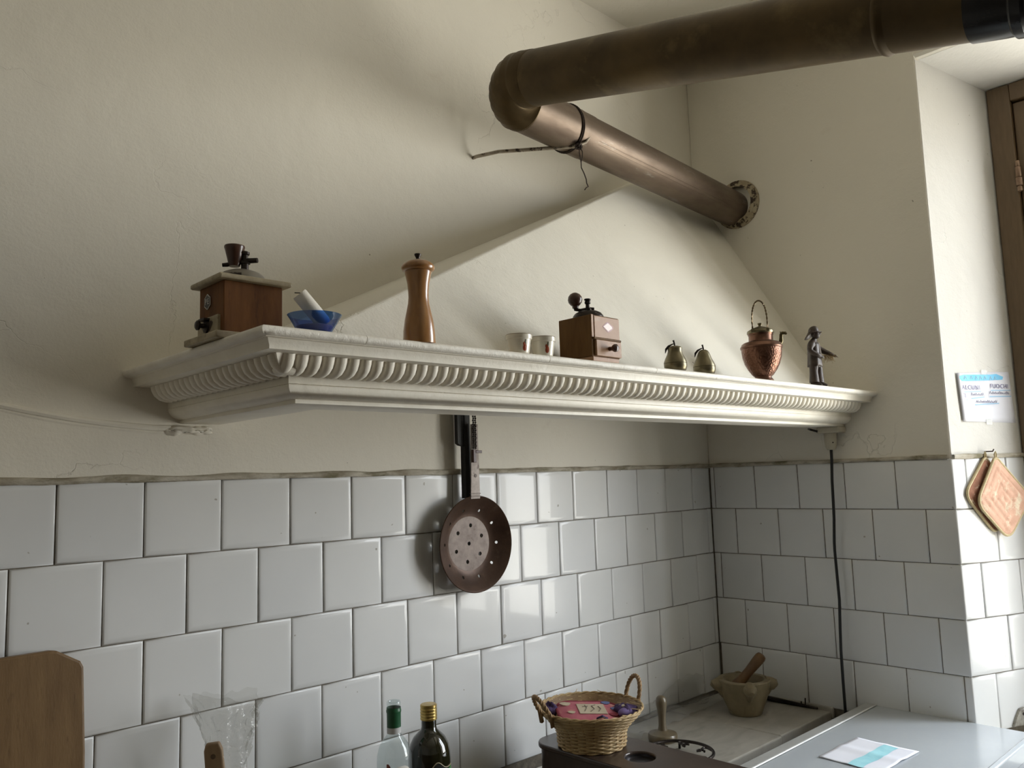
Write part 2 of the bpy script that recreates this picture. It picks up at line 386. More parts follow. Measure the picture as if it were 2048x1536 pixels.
obj('plaster_lump', lump.grid(lf, 26, 8), plaster, wall_back, smooth='all')

# sloping chimney hood above the shelf
hd = MB()
A_, B_ = Vector((-1.87, -.475, .352)), Vector((.004, -.475, .352)); T1, T2, Lw = Vector((-.245, .004, 1.16)), Vector((.004, .004, 1.16)), Vector((-1.885, .004, .352))
hd.add([A_, B_, T2, T1, Lw], [(0, 1, 2, 3), (0, 3, 4)])
hood = obj('chimney_hood', hd, plaster_hood, bevel=.006, bseg=3)
so = hood.modifiers.new('thick', 'SOLIDIFY'); so.thickness = .02; so.offset = -1
tag(hood, 'white plastered chimney hood sloping from behind the shelf up to the corner', 'hood')

# ------------------------------------------------------------------ mantel shelf with carved ribs
shelf = thing('mantel_shelf', 'cream carved marble mantel shelf with a ribbed moulding across the corner', 'shelf', (-.98, -.3, .353))
SL = shelf.location
def yfront(x): return -.565 - .042 * (x + 1.972) / 1.972
def col(t, z, ends=True):
    return [Vector((-1.972 + t, .006, z)) - SL, Vector((-1.972 + t, yfront(-1.972 + t) + t, z)) - SL, Vector((.002, yfront(0) + t, z)) - SL]
def moulding(name, prof, mat, closed_in=True, sm=1, angle=45):
    mb = MB(); vs = []; fs = []
    for t, z in prof: vs += col(t, z)
    for i in range(len(prof) - 1):
        for k in range(2): fs.append((i * 3 + k, i * 3 + k + 1, i * 3 + 4 + k, i * 3 + 3 + k))
    mb.add(vs, fs); return obj(name, mb, mat, shelf, smooth=sm, angle=angle)
moulding('cornice', [(.06, .3395), (.011, .3395), (.0115, .3385), (.0165, .338), (.0185, .333), (.0215, .3275), (.0212, .3228), (.024, .3223), (.060, .3223)], marble_m)
OV = [(.0475, .3235), (.0505, .3165), (.0555, .3085), (.0635, .3025), (.074, .2990), (.083, .2975)]
moulding('frieze', [(t + .004, z + .004) for t, z in OV], marble_m)
moulding('fillet', [(.10, .2975), (.0835, .2975), (.0862, .2962), (.0858, .2828), (.0842, .2818), (.10, .2815)], marble_m)
moulding('cavetto', [(.0865, .2835), (.0868, .2775), (.0895, .2720), (.0945, .2672), (.101, .2635), (.1085, .2615), (.112, .2612)], marble_m)
moulding('base_board', [(.14, .2615), (.1105, .2615), (.1105, .2550), (.1125, .2540), (.190, .2540), (.192, .2560), (.192, .340)], marble_m)
# top slabs
bounds = [-1.972, -1.800, -1.401, -1.078, .002]
for i in range(4):
    a, b = bounds[i] + (.0006 if i else 0), bounds[i + 1] - .0006
    mb = MB(); n = max(6, int((b - a) / .02)); vs = []; fs = []
    prof = [(.05, .3395), (.0075, .3395), (.0035, .3408), (.0008, .3440), (0, .3480), (.0012, .3512), (.0045, .3530), (.02, .3530)]
    for k in range(n + 1):
        x = a + (b - a) * k / n
        for j, (t, z) in enumerate(prof):
            w = .0011 * noise.noise((x * 22, j * .5, 0)) + .0016 * min(0, noise.noise((x * 9, j * .6, 4)) + .25)
            xx = x
            if i == 0: xx = max(x, -1.972 + t)
            vs.append(Vector((xx, yfront(x) + t - (w if j in (2, 3, 4, 5) else 0), z)) - SL)
        yb = .004 if i == 0 else yfront(x) + .192
        vs.append(Vector((max(x, -1.952) if i == 0 else x, yb, .3530)) - SL); vs.append(Vector((max(x, -1.925) if i == 0 else x, yb, .3395)) - SL)
    q = len(prof) + 2
    for k in range(n):
        for j in range(q): fs.append((k * q + j, (k + 1) * q + j, (k + 1) * q + (j + 1) % q, k * q + (j + 1) % q))
    fs.append(tuple(range(q))); fs.append(tuple(n * q + j for j in reversed(range(q)))); mb.add(vs, fs)
    if i == 0:   # the left return edge
        vs = []; fs = []; m_ = 24
        for k in range(m_ + 1):
            for j, (t, z) in enumerate(prof):
                yy = yfront(-1.972) + t + (.004 - yfront(-1.972) - t) * k / m_
                w = .0010 * noise.noise((yy * 22, j * .5, 7)); vs.append(Vector((-1.972 + t - (w if j in (2, 3, 4, 5) and k else 0), yy, z)) - SL)
        q = len(prof)
        for k in range(m_):
            for j in range(q - 1): fs.append((k * q + j, k * q + j + 1, (k + 1) * q + j + 1, (k + 1) * q + j))
        mb.add(vs, fs)
    obj('marble_slab', mb, marble_top, shelf, smooth=1, angle=50)
# ribs: one hollow flute between two sharp arrises, shared mesh
PITCH = .0224
def rib_mesh():
    mb = MB(); n = len(OV); nu = 14
    nor = []
    for i in range(n):
        a, b = OV[max(0, i - 1)], OV[min(n - 1, i + 1)]; d = Vector((b[0] - a[0], b[1] - a[1])).normalized(); nor.append(Vector((d.y, -d.x)))
    def fn(u, v):
        i = round(v * (n - 1)); t, z = OV[i]; N = nor[i]
        s = u * 2 - 1; fade = .62 + .38 * sin(pi * (.12 + .76 * v))
        h = -.0045 + .0125 * max(0, 1 - abs(s) ** 2.3) ** .62 * fade
        return (s * PITCH / 2, t + N.x * h, z + N.y * h)
    return mb.grid(fn, nu, n - 1).mesh('rib')
rm = rib_mesh(); rm.materials.append(marble_m)
rm.polygons.foreach_set('use_smooth', [True] * len(rm.polygons))
nf = int((1.972 - .055) / PITCH)
for k in range(nf):
    x = -1.972 + .0665 + PITCH * k
    if x > -.052 + .04: break
    obj('rib', rm, None, shelf, loc=Vector((x, yfront(x), 0)) - Vector((SL.x, SL.y, SL.z)), rot=(0, 0, -math.atan(.042 / 1.972)))
for k in range(22):
    yy = -.565 + .0665 + PITCH * k
    if yy > -.012: break
    obj('rib', rm, None, shelf, loc=Vector((-1.972, yy, 0)) - Vector((SL.x, SL.y, SL.z)), rot=(0, 0, radians(-90)))
cl = MB()   # corner leaf where the two runs of ribs meet
def leaf(u, v):
    i = v * (len(OV) - 1); a = int(min(i, len(OV) - 2)); f = i - a; t = OV[a][0] * (1 - f) + OV[a + 1][0] * f; z = OV[a][1] * (1 - f) + OV[a + 1][1] * f
    w = (1 - v) ** .8 * .011 + .001; s = u * 2 - 1; o = .0055 * (1 - abs(s)) * (1 - v * .6)
    return Vector((-1.972 + t + (s if s > 0 else 0) * w * 1.2 - o * .6, -.565 + t + (-s if s < 0 else 0) * w * 1.2 - o * .6, z - o * .3)) - SL
obj('corner_leaf', cl.grid(leaf, 8, 10), marble_m, shelf, smooth=1)

# ------------------------------------------------------------------ stove pipe
pipe1_m = M('tarnished copper pipe', (.215, .165, .125), (.135, .098, .072), (.30, .275, .24), scale=7, rough=.46, metal=.72, bs=.06, bscale=14, bdist=.01,
            stretch=(.6, 2, 2), world=True, rvar=.10, lo3=.60, hi3=.70, scale3=11)
pipe2_m = M('smoke-darkened brass pipe', (.105, .070, .028), (.060, .040, .018), (.15, .11, .05), scale=5, rough=.45, metal=.6, bs=.05, bscale=14, bdist=.01,
            world=True, rvar=.10, lo3=.58, hi3=.75, scale3=8)
black_pipe = M('black enamelled pipe', (.012, .013, .014), (.02, .02, .021), rough=.25, world=True)
A1 = Vector((0, -.1589, 1.0421)); D1 = Vector((-1, -.0457, .0265)).normalized()
E2 = Vector((-1.152, -.3, 1.087)); D2 = Vector((.0445, -1, -.236)).normalized()
pipe = thing('stove_pipe', 'brown metal stove pipe bent at an elbow under the ceiling', 'pipe', (-1.0, -.2, 1.06)); PL = pipe.location
def cyl(name, a, b, r, mat, n=48, ends=()):
    a, b = Vector(a), Vector(b); L = (b - a).length
    prof = [(r, 0), (r, L)] if not ends else ends
    return obj(name, MB().lathe(prof, n, TR(*(a - PL)) @ align(b - a), cap=False), mat, pipe, smooth=1)
Rb = .078
pc = A1 + D1 * 1.078; e_in = pc; e_out = E2 + D2 * (.205 - .3 - .0)   # bend between these
e_out = e_in + D1 * Rb + D2 * Rb
e_out = Vector((E2 + D2 * ((e_out - E2).dot(D2))))
cyl('lower_pipe', A1 - D1 * .03, A1 + D1 * .84, .0600, pipe1_m)
cyl('lower_sleeve', A1 + D1 * .83, e_in, .0612, pipe1_m, ends=[(.0588, 0), (.0614, .001), (.0614, .05), (.0622, .055), (.0614, .06), (.0612, (e_in - A1 - D1 * .83).length)])
cyl('upper_pipe', e_out, E2 + D2 * 3.9, .0650, pipe2_m)
# corrugated elbow
pts = []; rad = []
nb = 9 * 8
for i in range(nb + 1):
    t = i / nb; a, b, c_, d_ = e_in, e_in + D1 * Rb * .56, e_out - D2 * Rb * .56, e_out
    p = a * (1 - t) ** 3 + b * 3 * t * (1 - t) ** 2 + c_ * 3 * t * t * (1 - t) + d_ * t ** 3
    pts.append(p - PL); rad.append(.0600 + .0035 * t + (.0062 * (1 - ((i % 8) / 7)) if 2 < i < nb - 3 else .002))
obj('elbow', MB().tube(pts, rad, 48, cap=False), pipe2_m, pipe, smooth=1, angle=24)
cyl('elbow_collar', e_out - D2 * .004, e_out + D2 * .032, .0662, pipe2_m, ends=[(.0645, 0), (.0672, .002), (.0672, .005), (.0664, .008), (.0664, .034), (.0650, .036)])
s0 = .845
cyl('joint_ring', E2 + D2 * s0, E2 + D2 * (s0 + .02), .066, pipe2_m, ends=[(.0645, 0), (.0668, .003), (.0685, .008), (.0668, .013), (.0656, .018), (.065, .02)])
cyl('black_sleeve', E2 + D2 * .985, E2 + D2 * 3.88, .067, black_pipe, ends=[(.0645, 0), (.0675, .0015), (.0668, .05), (.0660, .062), (.0700, .066), (.0700, .08), (.066, .084), (.066, 2.89)])
# lock seam along the lower pipe, on the side turned to the room
sm_ = MB(); w = Vector((0, -.84, -.545)).normalized(); q = D1.cross(w).normalized()
a = A1 + D1 * .01 - PL; b = A1 + D1 * .83 - PL
for off, hw, hh in ((0, .0042, .0016), (.0062, .0014, .0010)):
    mid = w * .0592 + q * off
    vs = [a + mid - q * hw, a + mid + q * hw, a + mid + q * hw + w * hh, a + mid - q * hw + w * hh]
    sm_.prism(vs, b - a)
obj('lock_seam', sm_, pipe1_m, pipe, bevel=.0005)
rust_m = M('flaked rusty collar', (.42, .36, .25), (.30, .24, .15), (.045, .028, .018), scale=30, rough=.75, bs=.8, bscale=120, bdist=.004, lo3=.50, hi3=.56, scale3=60)
cyl('wall_collar', Vector((.001, -.1785, 1.0520)), Vector((-.03, -.1785, 1.0520)), .08, rust_m,
    ends=[(.085, 0), (.085, .006), (.079, .0095), (.070, .0105), (.066, .016), (.0605, .018)])
# wall hook and tie wire
iron = M('dark rusty iron', (.035, .026, .022), (.07, .05, .04), scale=70, rough=.6, metal=.6, bs=.3, bscale=200)
rod_m = M('flaking painted rod', (.46, .41, .34), (.30, .25, .19), (.06, .045, .035), lo3=.55, hi3=.60, scale3=55, scale=60, rough=.6, metal=.3, bs=.3, bscale=160)
tie = A1 + D1 * .905
hk = thing('pipe_hook', 'iron rod from the wall wired around the lower stove pipe', 'hook', (-1.072, 0, 1.005)); HL = hk.location
kn = tie + Vector((0, -.035, -.060))
obj('rod', MB().tube([Vector((-1.072, .01, 1.004)) - HL, Vector((-1.07, -.016, 1.0035)) - HL, Vector((-1.045, -.075, 1.0045)) - HL, kn + Vector((-.012, .02, .001)) - HL, kn - HL], .0050, 10), rod_m, hk, smooth=1)
loop = []
for i in range(41):
    th = 2 * pi * i / 40; loop.append(tie + D1 * (.008 * sin(th)) + Vector((0, cos(th), 0)) * .0635 + Vector((0, 0, sin(th))) * .0635 - HL)
obj('tie_wire', MB().tube(loop[:-1], .0019, 6, closed=True).tube([p + D1 * .006 for p in loop[:-1]], .0019, 6, closed=True), iron, hk, smooth=1)
kk = MB()
for j in range(4):
    c0 = kn + Vector((random.uniform(-.004, .004), -.004, random.uniform(-.003, .003)))
    ax = Vector((random.uniform(-1, 1), random.uniform(-1, 1), random.uniform(-1, 1))).normalized(); u_ = ax.orthogonal().normalized(); v_ = ax.cross(u_)
    kk.tube([c0 + u_ * (.008 * cos(t * pi / 6)) + v_ * (.008 * sin(t * pi / 6)) - HL for t in range(12)], .0018, 6, closed=True)
obj('knot', kk, iron, hk, smooth=1)
obj('rod_end', MB().tube([kn - HL, kn + Vector((.022, -.012, .012)) - HL, kn + Vector((.045, -.015, .045)) - HL, kn + Vector((.052, -.016, .060)) - HL], .0036, 8), rod_m, hk, smooth=1)
wt = [kn + Vector(p) - HL for p in ((0, -.006, -.004), (-.002, -.008, -.022), (.001, -.008, -.036), (.003, -.008, -.048), (.003, -.008, -.062), (.013, -.008, -.075), (.021, -.008, -.090), (.022, -.008, -.100), (.028, -.008, -.109), (.020, -.008, -.113), (.013, -.008, -.121))]
obj('wire_tail', MB().tube(wt, .0016, 6).tube([kn + Vector(p) - HL for p in ((.004, -.006, -.004), (.010, -.008, -.016), (.009, -.008, -.032), (.003, -.008, -.046))], .0015, 6), iron, hk, smooth=1)

# ------------------------------------------------------------------ things on the shelf
TOP = .353
oak = M('worn stained beech', (.175, .072, .020), (.11, .043, .012), (.05, .020, .007), spec=.2, scale=9, rough=.6, bs=.12, bscale=50, stretch=(6, 6, 1), lo3=.58, hi3=.75, scale3=14)
creamwood = M('dirty cream painted wood', (.44, .38, .26), (.30, .25, .16), (.09, .06, .035), scale=40, rough=.55, bs=.3, bscale=120, lo3=.60, hi3=.68, scale3=30)
darkmetal = M('blackened iron', (.028, .022, .020), (.045, .035, .030), scale=40, rough=.38, metal=.75, bs=.1, bscale=90)
greydome = M('grey tinned dome', (.26, .24, .205), (.20, .18, .15), scale=25, rough=.5, metal=.35)
darkwood = M('dark brown turned wood', (.050, .020, .012), (.075, .032, .018), scale=30, rough=.3, coat=.2)
badge_m = M('dark badge enamel', (.03, .028, .026), rough=.35)
badge_w = M('pale badge metal', (.62, .60, .56), rough=.35, metal=.3)
def text_mesh(body, size, T, parent, mat, name='lettering', ex=.0002, align_x='CENTER', shear=0, sp=1.):
    cu = bpy.data.curves.new('t', 'FONT'); cu.body = body; cu.size = size; cu.extrude = ex; cu.align_x = align_x; cu.align_y = 'CENTER'; cu.shear = shear; cu.space_character = sp
    cu.resolution_u = 3
    ob = bpy.data.objects.new('t', cu); C.objects.link(ob)
    me = bpy.data.meshes.new_from_object(ob.evaluated_get(bpy.context.evaluated_depsgraph_get())); bpy.data.objects.remove(ob, do_unlink=True)
    me.transform(T); me.materials.clear(); me.materials.append(mat)
    o = bpy.data.objects.new(name, me); C.objects.link(o); o.parent = parent; return o

g = thing('coffee_grinder', 'large wooden box coffee grinder with cream overhanging roof, on the left end of the shelf', 'coffee grinder', (-1.9135, -.375, TOP))
obj('base_plate', MB().box((-.068, -.060, 0), (.058, .062, .011)), creamwood, g, bevel=.002)
obj('body', MB().box((-.0495, -.045, .011), (.0495, .045, .094)), oak, g, bevel=.0015)
obj('roof', MB().box((-.0615, -.057, .094), (.0615, .056, .1025)), creamwood, g, bevel=.003)
dr = obj('drawer', MB().box((-.0545, -.034, .014), (-.045, .040, .041)), creamwood, g, bevel=.001)
dh = MB(); dh.lathe([(.0001, 0), (.011, 0), (.010, .003), (.004, .005), (.0035, .011), (.0075, .013), (.008, .016), (.0055, .018), (.0001, .0185)], 20, TR(-.0545, .004, .027) @ RY(radians(-90)))
dh.box((-.0640, -.006, .0355), (-.0545, .016, .0385)); obj('drawer_handle', dh, darkmetal, dr, smooth=1)
obj('drawer_stain', MB().prism([(-.0548, .004 + .019 * cos(t) * (1 + .25 * sin(3 * t)), .026 + .011 * sin(t) * (1 + .3 * cos(2 * t))) for t in [2 * pi * i / 18 for i in range(18)]], (-.0002, 0, 0)), M('scorched paint', (.05, .032, .02), (.10, .07, .04), scale=50, rough=.6), dr)
bd = obj('badge', MB().prism([(-.0500, .012 + .0125 * cos(t), .068 + .0130 * sin(t)) for t in [2 * pi * (i + .5) / 6 + pi / 6 * 0 for i in range(6)]], (-.0012, 0, 0)), badge_w, g)
obj('badge_face', MB().prism([(-.0512, .012 + .0108 * cos(t), .068 + .0113 * sin(t)) for t in [2 * pi * (i + .5) / 6 for i in range(6)]], (-.0003, 0, 0)), badge_m, bd)
TB = TR(-.0516, .012, .068) @ RZ(radians(-90)) @ RX(radians(90))
text_mesh('P', .013, TB @ TR(-.0042, 0, 0), bd, badge_w); text_mesh('E', .013, TB @ TR(.0042, 0, 0), bd, badge_w)
dome = MB(); dome.lathe([(.040, .1020), (.0395, .108), (.036, .114), (.029, .1195), (.018, .1235), (.006, .125), (.0001, .1252)], 32)
obj('dome', dome, greydome, g, smooth=1)
op = MB()
def opf(u, v):
    a = radians(150 + 95 * u); ph = radians(12 + 70 * v); R = .0410
    return (R * cos(ph) * cos(a), R * cos(ph) * sin(a), .1020 + .0240 * sin(ph))
obj('dome_opening', op.grid(opf, 12, 8), darkmetal, g, smooth='all')
cr = MB(); cr.lathe([(.006, .120), (.006, .135), (.0085, .1355), (.0085, .138), (.005, .1395), (.005, .150), (.0075, .151), (.0075, .155), (.0035, .157)], 16, TR(.004, -.004, 0))
cr.tube([(.018, -.020, .1405), (.004, -.004, .1405), (-.020, .010, .1335), (-.026, .014, .1330)], [.0042, .0045, .0035, .003], 10)
obj('crank', cr, darkmetal, g, smooth=1)
obj('crank_knob', MB().lathe([(.0001, .131), (.0085, .131), (.0095, .134), (.0150, .158), (.0165, .1625), (.0160, .1650), (.012, .1662), (.0001, .1668)], 24, TR(-.010, .004, 0)), darkwood, g, smooth=1)

# blue glass bowl with candle stub
blue = mat_thin_glass('blue glass', (.26, .46, .80), .5)
b = thing('glass_bowl', 'small blue glass bowl holding a candle stub, beside the large grinder', 'bowl', (-1.8645, -.522, TOP))
BP = [(.0001, .0015), (.0215, .0015), (.0240, .003), (.0300, .0125), (.0365, .024), (.0405, .0305), (.0412, .0312), (.0400, .0312), (.0345, .024), (.0285, .014), (.0225, .0055), (.0001, .005)]
obj('bowl', MB().lathe(BP, 40), blue, b, smooth=1)
obj('pool', MB().lathe([(.0001, .0052), (.0215, .0056), (.0275, .0135), (.0270, .0142), (.0001, .0148)], 32), M('dried wax', (.42, .47, .52), (.36, .41, .46), rough=.4), b, smooth=1)
wax = M('white candle wax', (.80, .77, .70), (.72, .68, .60), scale=30, rough=.45, bs=.15, bscale=90)
c = MB(); cdv = Vector((-.62, .15, .72)).normalized()
c.lathe([(.0105, -.012), (.0120, -.006), (.0120, .046), (.0113, .0485), (.0095, .0480), (.0075, .0425), (.003, .041), (.0001, .041)], 24, TR(0, 0, 0) @ align(cdv))
cn = tag(obj('candle_stub', c, wax, smooth=1, loc=(-1.8645 + .011, -.519, TOP + .028)), 'white candle stub leaning out of the blue glass bowl', 'candle')
wk = obj('wick', MB().tube([(0, 0, .040), (.002, 0, .049), (-.0045, .001, .054)], .0009, 6, T=align(cdv)), darkmetal, cn, smooth=1)

# pepper mill
honey = M('varnished honey wood', (.36, .175, .055), (.27, .122, .036), (.18, .08, .025), scale=14, rough=.28, bs=.05, bscale=60, stretch=(5, 5, 1), coat=.5, lo3=.62, hi3=.78, scale3=16)
pm = thing('pepper_mill', 'tall waisted wooden pepper mill with a domed cap, standing on the shelf', 'pepper mill', (-1.683, -.546, TOP))
obj('body', MB().lathe([(.0001, 0), (.0262, 0), (.0270, .002), (.0262, .022), (.0238, .040), (.0205, .055), (.0178, .068), (.0169, .078), (.0171, .088), (.0184, .102), (.0206, .113), (.0224, .1205), (.0222, .1225), (.0001, .1225)], 48), honey, pm, smooth=1)
obj('cap', MB().lathe([(.0001, .1228), (.0225, .1228), (.0262, .1245), (.0280, .1280), (.0278, .1310), (.0255, .1350), (.0205, .1390), (.0130, .1420), (.0050, .1435), (.0001, .1437)], 48), honey, pm, smooth=1)
obj('finial', MB().lathe([(.0030, .1432), (.0032, .1465), (.0050, .1500), (.0058, .1520), (.0056, .1535), (.0001, .1540)], 20), darkmetal, pm, smooth=1)

# two small pots with fruit motif
glaze = M('off-white glazed china', (.78, .74, .65), (.72, .68, .58), scale=20, rough=.18, coat=.3)
red_m = M('faded rust red print', (.34, .070, .022), (.24, .040, .014), scale=160, rough=.3)
green_m = M('dark green print', (.06, .065, .025), (.10, .08, .03), scale=160, rough=.3)
grayline = M('grey rim line', (.32, .27, .20), (.42, .36, .28), scale=60, rough=.3)
def cup(x, y, label, rot, sc):
    t = thing('small_pot', label, 'pot', (x, y, TOP), rot, 'small white pots on the shelf')
    t.scale = (sc, sc, sc)
    R = lambda z: .0185 + .0052 * z / .036
    obj('body', MB().lathe([(.0001, .0005), (.0178, .0005), (R(.002), .002), (R(.0285), .0285), (.0240, .0288), (.0248, .0300), (.0248, .0365), (.0238, .0375), (.0225, .0370), (.0205, .028), (.0170, .005), (.0001, .0045)], 40), glaze, t, smooth=1)
    obj('rim', MB().lathe([(.0245, .0368), (.0249, .0374), (.0242, .0382), (.0229, .0380), (.0226, .0372)], 40, cap=False), grayline, t, smooth=1)
    def patch(name, poly, mat):
        o_ = MB(); r0 = .0004; vs = []
        for a_, z_ in poly: vs.append(((R(z_) + r0) * cos(a_), (R(z_) + r0) * sin(a_), z_))
        cx = sum(p[0] for p in poly) / len(poly); cz = sum(p[1] for p in poly) / len(poly)
        vs.append(((R(cz) + r0 + .0004) * cos(cx), (R(cz) + r0 + .0004) * sin(cx), cz)); n_ = len(poly)
        o_.add(vs, [(i, (i + 1) % n_, n_) for i in range(n_)]); return obj(name, o_, mat, t, fix=False)
    patch('fruit_motif', [(.19 * cos(k * pi / 8) * (1 - .25 * sin(k * pi / 8)), .0125 + .0072 * sin(k * pi / 8)) for k in range(16)], red_m)
    patch('fruit_motif', [(-.10 + .09 * cos(k * pi / 6), .0185 + .0035 * sin(k * pi / 6)) for k in range(12)], red_m)
    patch('leaf_motif', [(.06 + .075 * cos(k * pi / 6), .0225 + .0045 * sin(k * pi / 6)) for k in range(12)], green_m)
    return t
va = math.atan2(-1.06, -1.05)
cup(-1.452, -.546, 'small white pot with red fruit motif, left of the pair', radians(-102), 1.0)
cup(-1.3935, -.551, 'small white pot with red fruit motif, right of the pair beside the small grinder', radians(-112), 1.0)

# small grinder
walnut = M('mid brown grinder wood', (.150, .078, .024), (.105, .050, .014), (.06, .026, .008), spec=.2, scale=10, rough=.62, bs=.1, bscale=50, stretch=(5, 5, 1), lo3=.60, hi3=.75)
copperw = M('reddish worn front wood', (.40, .235, .135), (.32, .17, .085), (.48, .36, .25), scale=16, rough=.5, bs=.1, bscale=60, lo3=.58, hi3=.72, scale3=22)
g2 = thing('coffee_grinder', 'small wooden coffee grinder with a ball crank and front drawer, middle of the shelf', 'coffee grinder', (-1.2351, -.5315, TOP))
H = .0435
obj('body', MB().box((-H, -H, .009), (H, H, .0935)), walnut, g2, bevel=.0015)
obj('foot', MB().box((-H + .002, -H - .001, 0), (H - .004, H, .009)), copperw, g2, bevel=.001)
obj('front_panel', MB().box((-H + .008, -H - .0022, .0475), (H - .0005, -H, .0915)), copperw, g2, bevel=.0012)
obj('corner_strip', MB().box((-H, -H - .0014, .0475), (-H + .0065, -H, .0935)), copperw, g2, bevel=.0008)
obj('ledge', MB().box((-H + .004, -H - .0045, .0435), (H + .0015, -H, .0475)), walnut, g2, bevel=.001)
d2 = obj('drawer', MB().box((-H + .009, -H - .0052, .0105), (H, -H, .0430)), copperw, g2, bevel=.0012)
obj('drawer_knob', MB().lathe([(.0045, 0), (.0042, .006), (.0062, .009), (.0082, .013), (.0080, .017), (.005, .0195), (.0001, .020)], 20, TR(.006, -H - .0052, .0265) @ RX(radians(90))), darkwood, d2, smooth=1)
lb = obj('label_plate', MB().prism([(.006 + .0165 * a_, -H - .0022, .0715 + .0105 * c_) for a_, c_ in ((-1, 0), (-.15, .95), (.15, 1), (1, .15), (1, -.2), (.15, -1), (-.15, -.95))], (0, -.0004, 0)), M('red label border', (.26, .06, .04), rough=.3), g2)
obj('label_face', MB().prism([(.006 + .0140 * a_, -H - .0026, .0715 + .0085 * c_) for a_, c_ in ((-1, 0), (0, 1), (.95, .1), (.95, -.15), (0, -1))], (0, -.0003, 0)), M('pale label face', (.80, .66, .60), (.74, .56, .50), scale=120, rough=.3), lb)
obj('dome', MB().lathe([(.0325, .0935), (.0325, .097), (.0312, .101), (.027, .1065), (.019, .1105), (.009, .1122), (.0001, .1125)], 36), darkmetal, g2, smooth=1)
k2 = MB(); k2.lathe([(.0050, .110), (.0075, .1135), (.0080, .116), (.0045, .118), (.0040, .126), (.0062, .1275), (.0062, .132), (.0040, .133), (.0070, .1345), (.0068, .1372), (.0001, .1380)], 16)
k2.tube([(.010, -.008, .1155), (.0, 0, .1165), (-.012, .009, .1135), (-.022, .015, .1150), (-.0235, .016, .122)], [.004, .004, .0036, .0036, .0034], 8)
obj('crank', k2, darkmetal, g2, smooth=1)
obj('crank_ball', MB().lathe([(.0001, .1175), (.0062, .1175), (.0066, .1220), (.0095, .1240), (.0135, .1290), (.0152, .1350), (.0140, .1415), (.0100, .1470), (.0045, .1500), (.0001, .1503)], 28, TR(-.0215, .0150, 0)), darkwood, g2, smooth=1)

# two brass pears
brass = M('dull tarnished brass', (.215, .185, .115), (.145, .122, .072), scale=12, rough=.33, metal=.85)
def pear(x, y, label, rot, neck, lean):
    t = thing('brass_pear', label, 'pear', (x, y, TOP), rot, 'brass pears on the shelf')
    obj('base', MB().lathe([(.0001, 0), (.0190, 0), (.0235, .005), (.0258, .0125), (.0260, .0185), (.0256, .0200)], 36), brass, t, smooth=1)
    up = [(.0252, .0200), (.0262, .0208), (.0256, .0240), (.0225, .0320), (.0180, .0410), (.0158, .0480)]
    up += [(.0160, .0530), (.0163, .0555), (.0140, .0585), (.0075, .0605), (.0001, .0610)] if neck else [(.0135, .0540), (.0105, .0590), (.0055, .0618), (.0001, .0626)]
    obj('lid', MB().lathe(up, 36), brass, t, smooth=1)
    st = obj('stem', MB().tube([(.001, 0, .059), (0, 0, .066), (-.002, .001, .074)], [.0018, .0017, .0022], 8), darkmetal, t, smooth=1)
    obj('leaf', MB().tube([(0, 0, .066), (-.005, .003, .0645), (-.012, .008, .060), (-.0165, .012, .053), (-.0180, .0135, .044)], [.0012, .0015, .0024, .0026, .0006], 8), darkmetal, st, smooth=1)
pear(-.961, -.550, 'small brass pear box with a bright base and flared neck, left of the two', 0, True, 0)
pear(-.846, -.551, 'small darker brass pear box with a rounded top, beside the copper kettle', radians(3), False, 0)

# copper kettle
def mat_hammered():
    m_, t, p = nodes_of('hammered copper'); v = coords(t, False)
    p.inputs['Metallic'].default_value = .9; p.inputs['Roughness'].default_value = .34
    t.links.new(ramp(t, noise_n(t, v, 30, 4), [(.35, (.215, .108, .072)), (.65, (.14, .068, .044))]), p.inputs['Base Color'])
    vo = t.nodes.new('ShaderNodeTexVoronoi'); vo.inputs['Scale'].default_value = 190; t.links.new(v, vo.inputs['Vector'])
    bump(t, p, vo.outputs['Distance'], .55, .0018); return m_
copper = M('aged smooth copper', (.20, .105, .070), (.13, .066, .042), scale=24, rough=.34, metal=.85)
kt = thing('copper_kettle', 'hammered copper kettle with tall twisted handle, near the right end of the shelf', 'kettle', (-.594, -.562, TOP))
kr = math.atan2(-.874, .486)
obj('foot', MB().lathe([(.0001, 0), (.0250, 0), (.0258, .002), (.0235, .0055), (.0205, .0095), (.0205, .0120)], 40), copper, kt, smooth=1)
obj('body', MB().lathe([(.0202, .0112), (.0265, .0165), (.0360, .0300), (.0435, .0450), (.0485, .0620), (.0505, .0780), (.0506, .0840)], 64), mat_hammered(), kt, smooth=1)
obj('shoulder', MB().lathe([(.0506, .0838), (.0525, .0850), (.0530, .0890), (.0510, .0920), (.0500, .0930), (.0490, .0965), (.0440, .1000), (.0360, .1025), (.0315, .1040)], 64), copper, kt, smooth=1)
obj('neck', MB().lathe([(.0320, .1030), (.0305, .1060), (.0302, .1180), (.0315, .1195), (.0318, .1290), (.0305, .1300)], 48), copper, kt, smooth=1)
obj('lid', MB().lathe([(.0332, .1235), (.0338, .1250), (.0335, .1300), (.0320, .1318), (.0240, .1360), (.0150, .1400), (.0075, .1425), (.0045, .1435), (.0042, .1460), (.0062, .1490), (.0058, .1515), (.0001, .1525)], 48), brass, kt, smooth=1)
bk = MB()
for s in (-1, 1): bk.box((s * .019 - .005, -.034, .124), (s * .019 + .005, -.0318, .1345), RZ(kr) @ RZ(radians(-90 + 90)) )
hw = lambda t: .0175 + .0035 * sin(pi * t)
arch = []
n_ = 72
for i in range(n_ + 1):
    th = pi * i / n_; zz = .129 + .082 * sin(th) ** .75 if 0 < th < pi else .129
    xx = -.0185 * cos(th) * (1 + .18 * sin(th)); arch.append(Vector((xx, 0, zz)))
tw = MB()
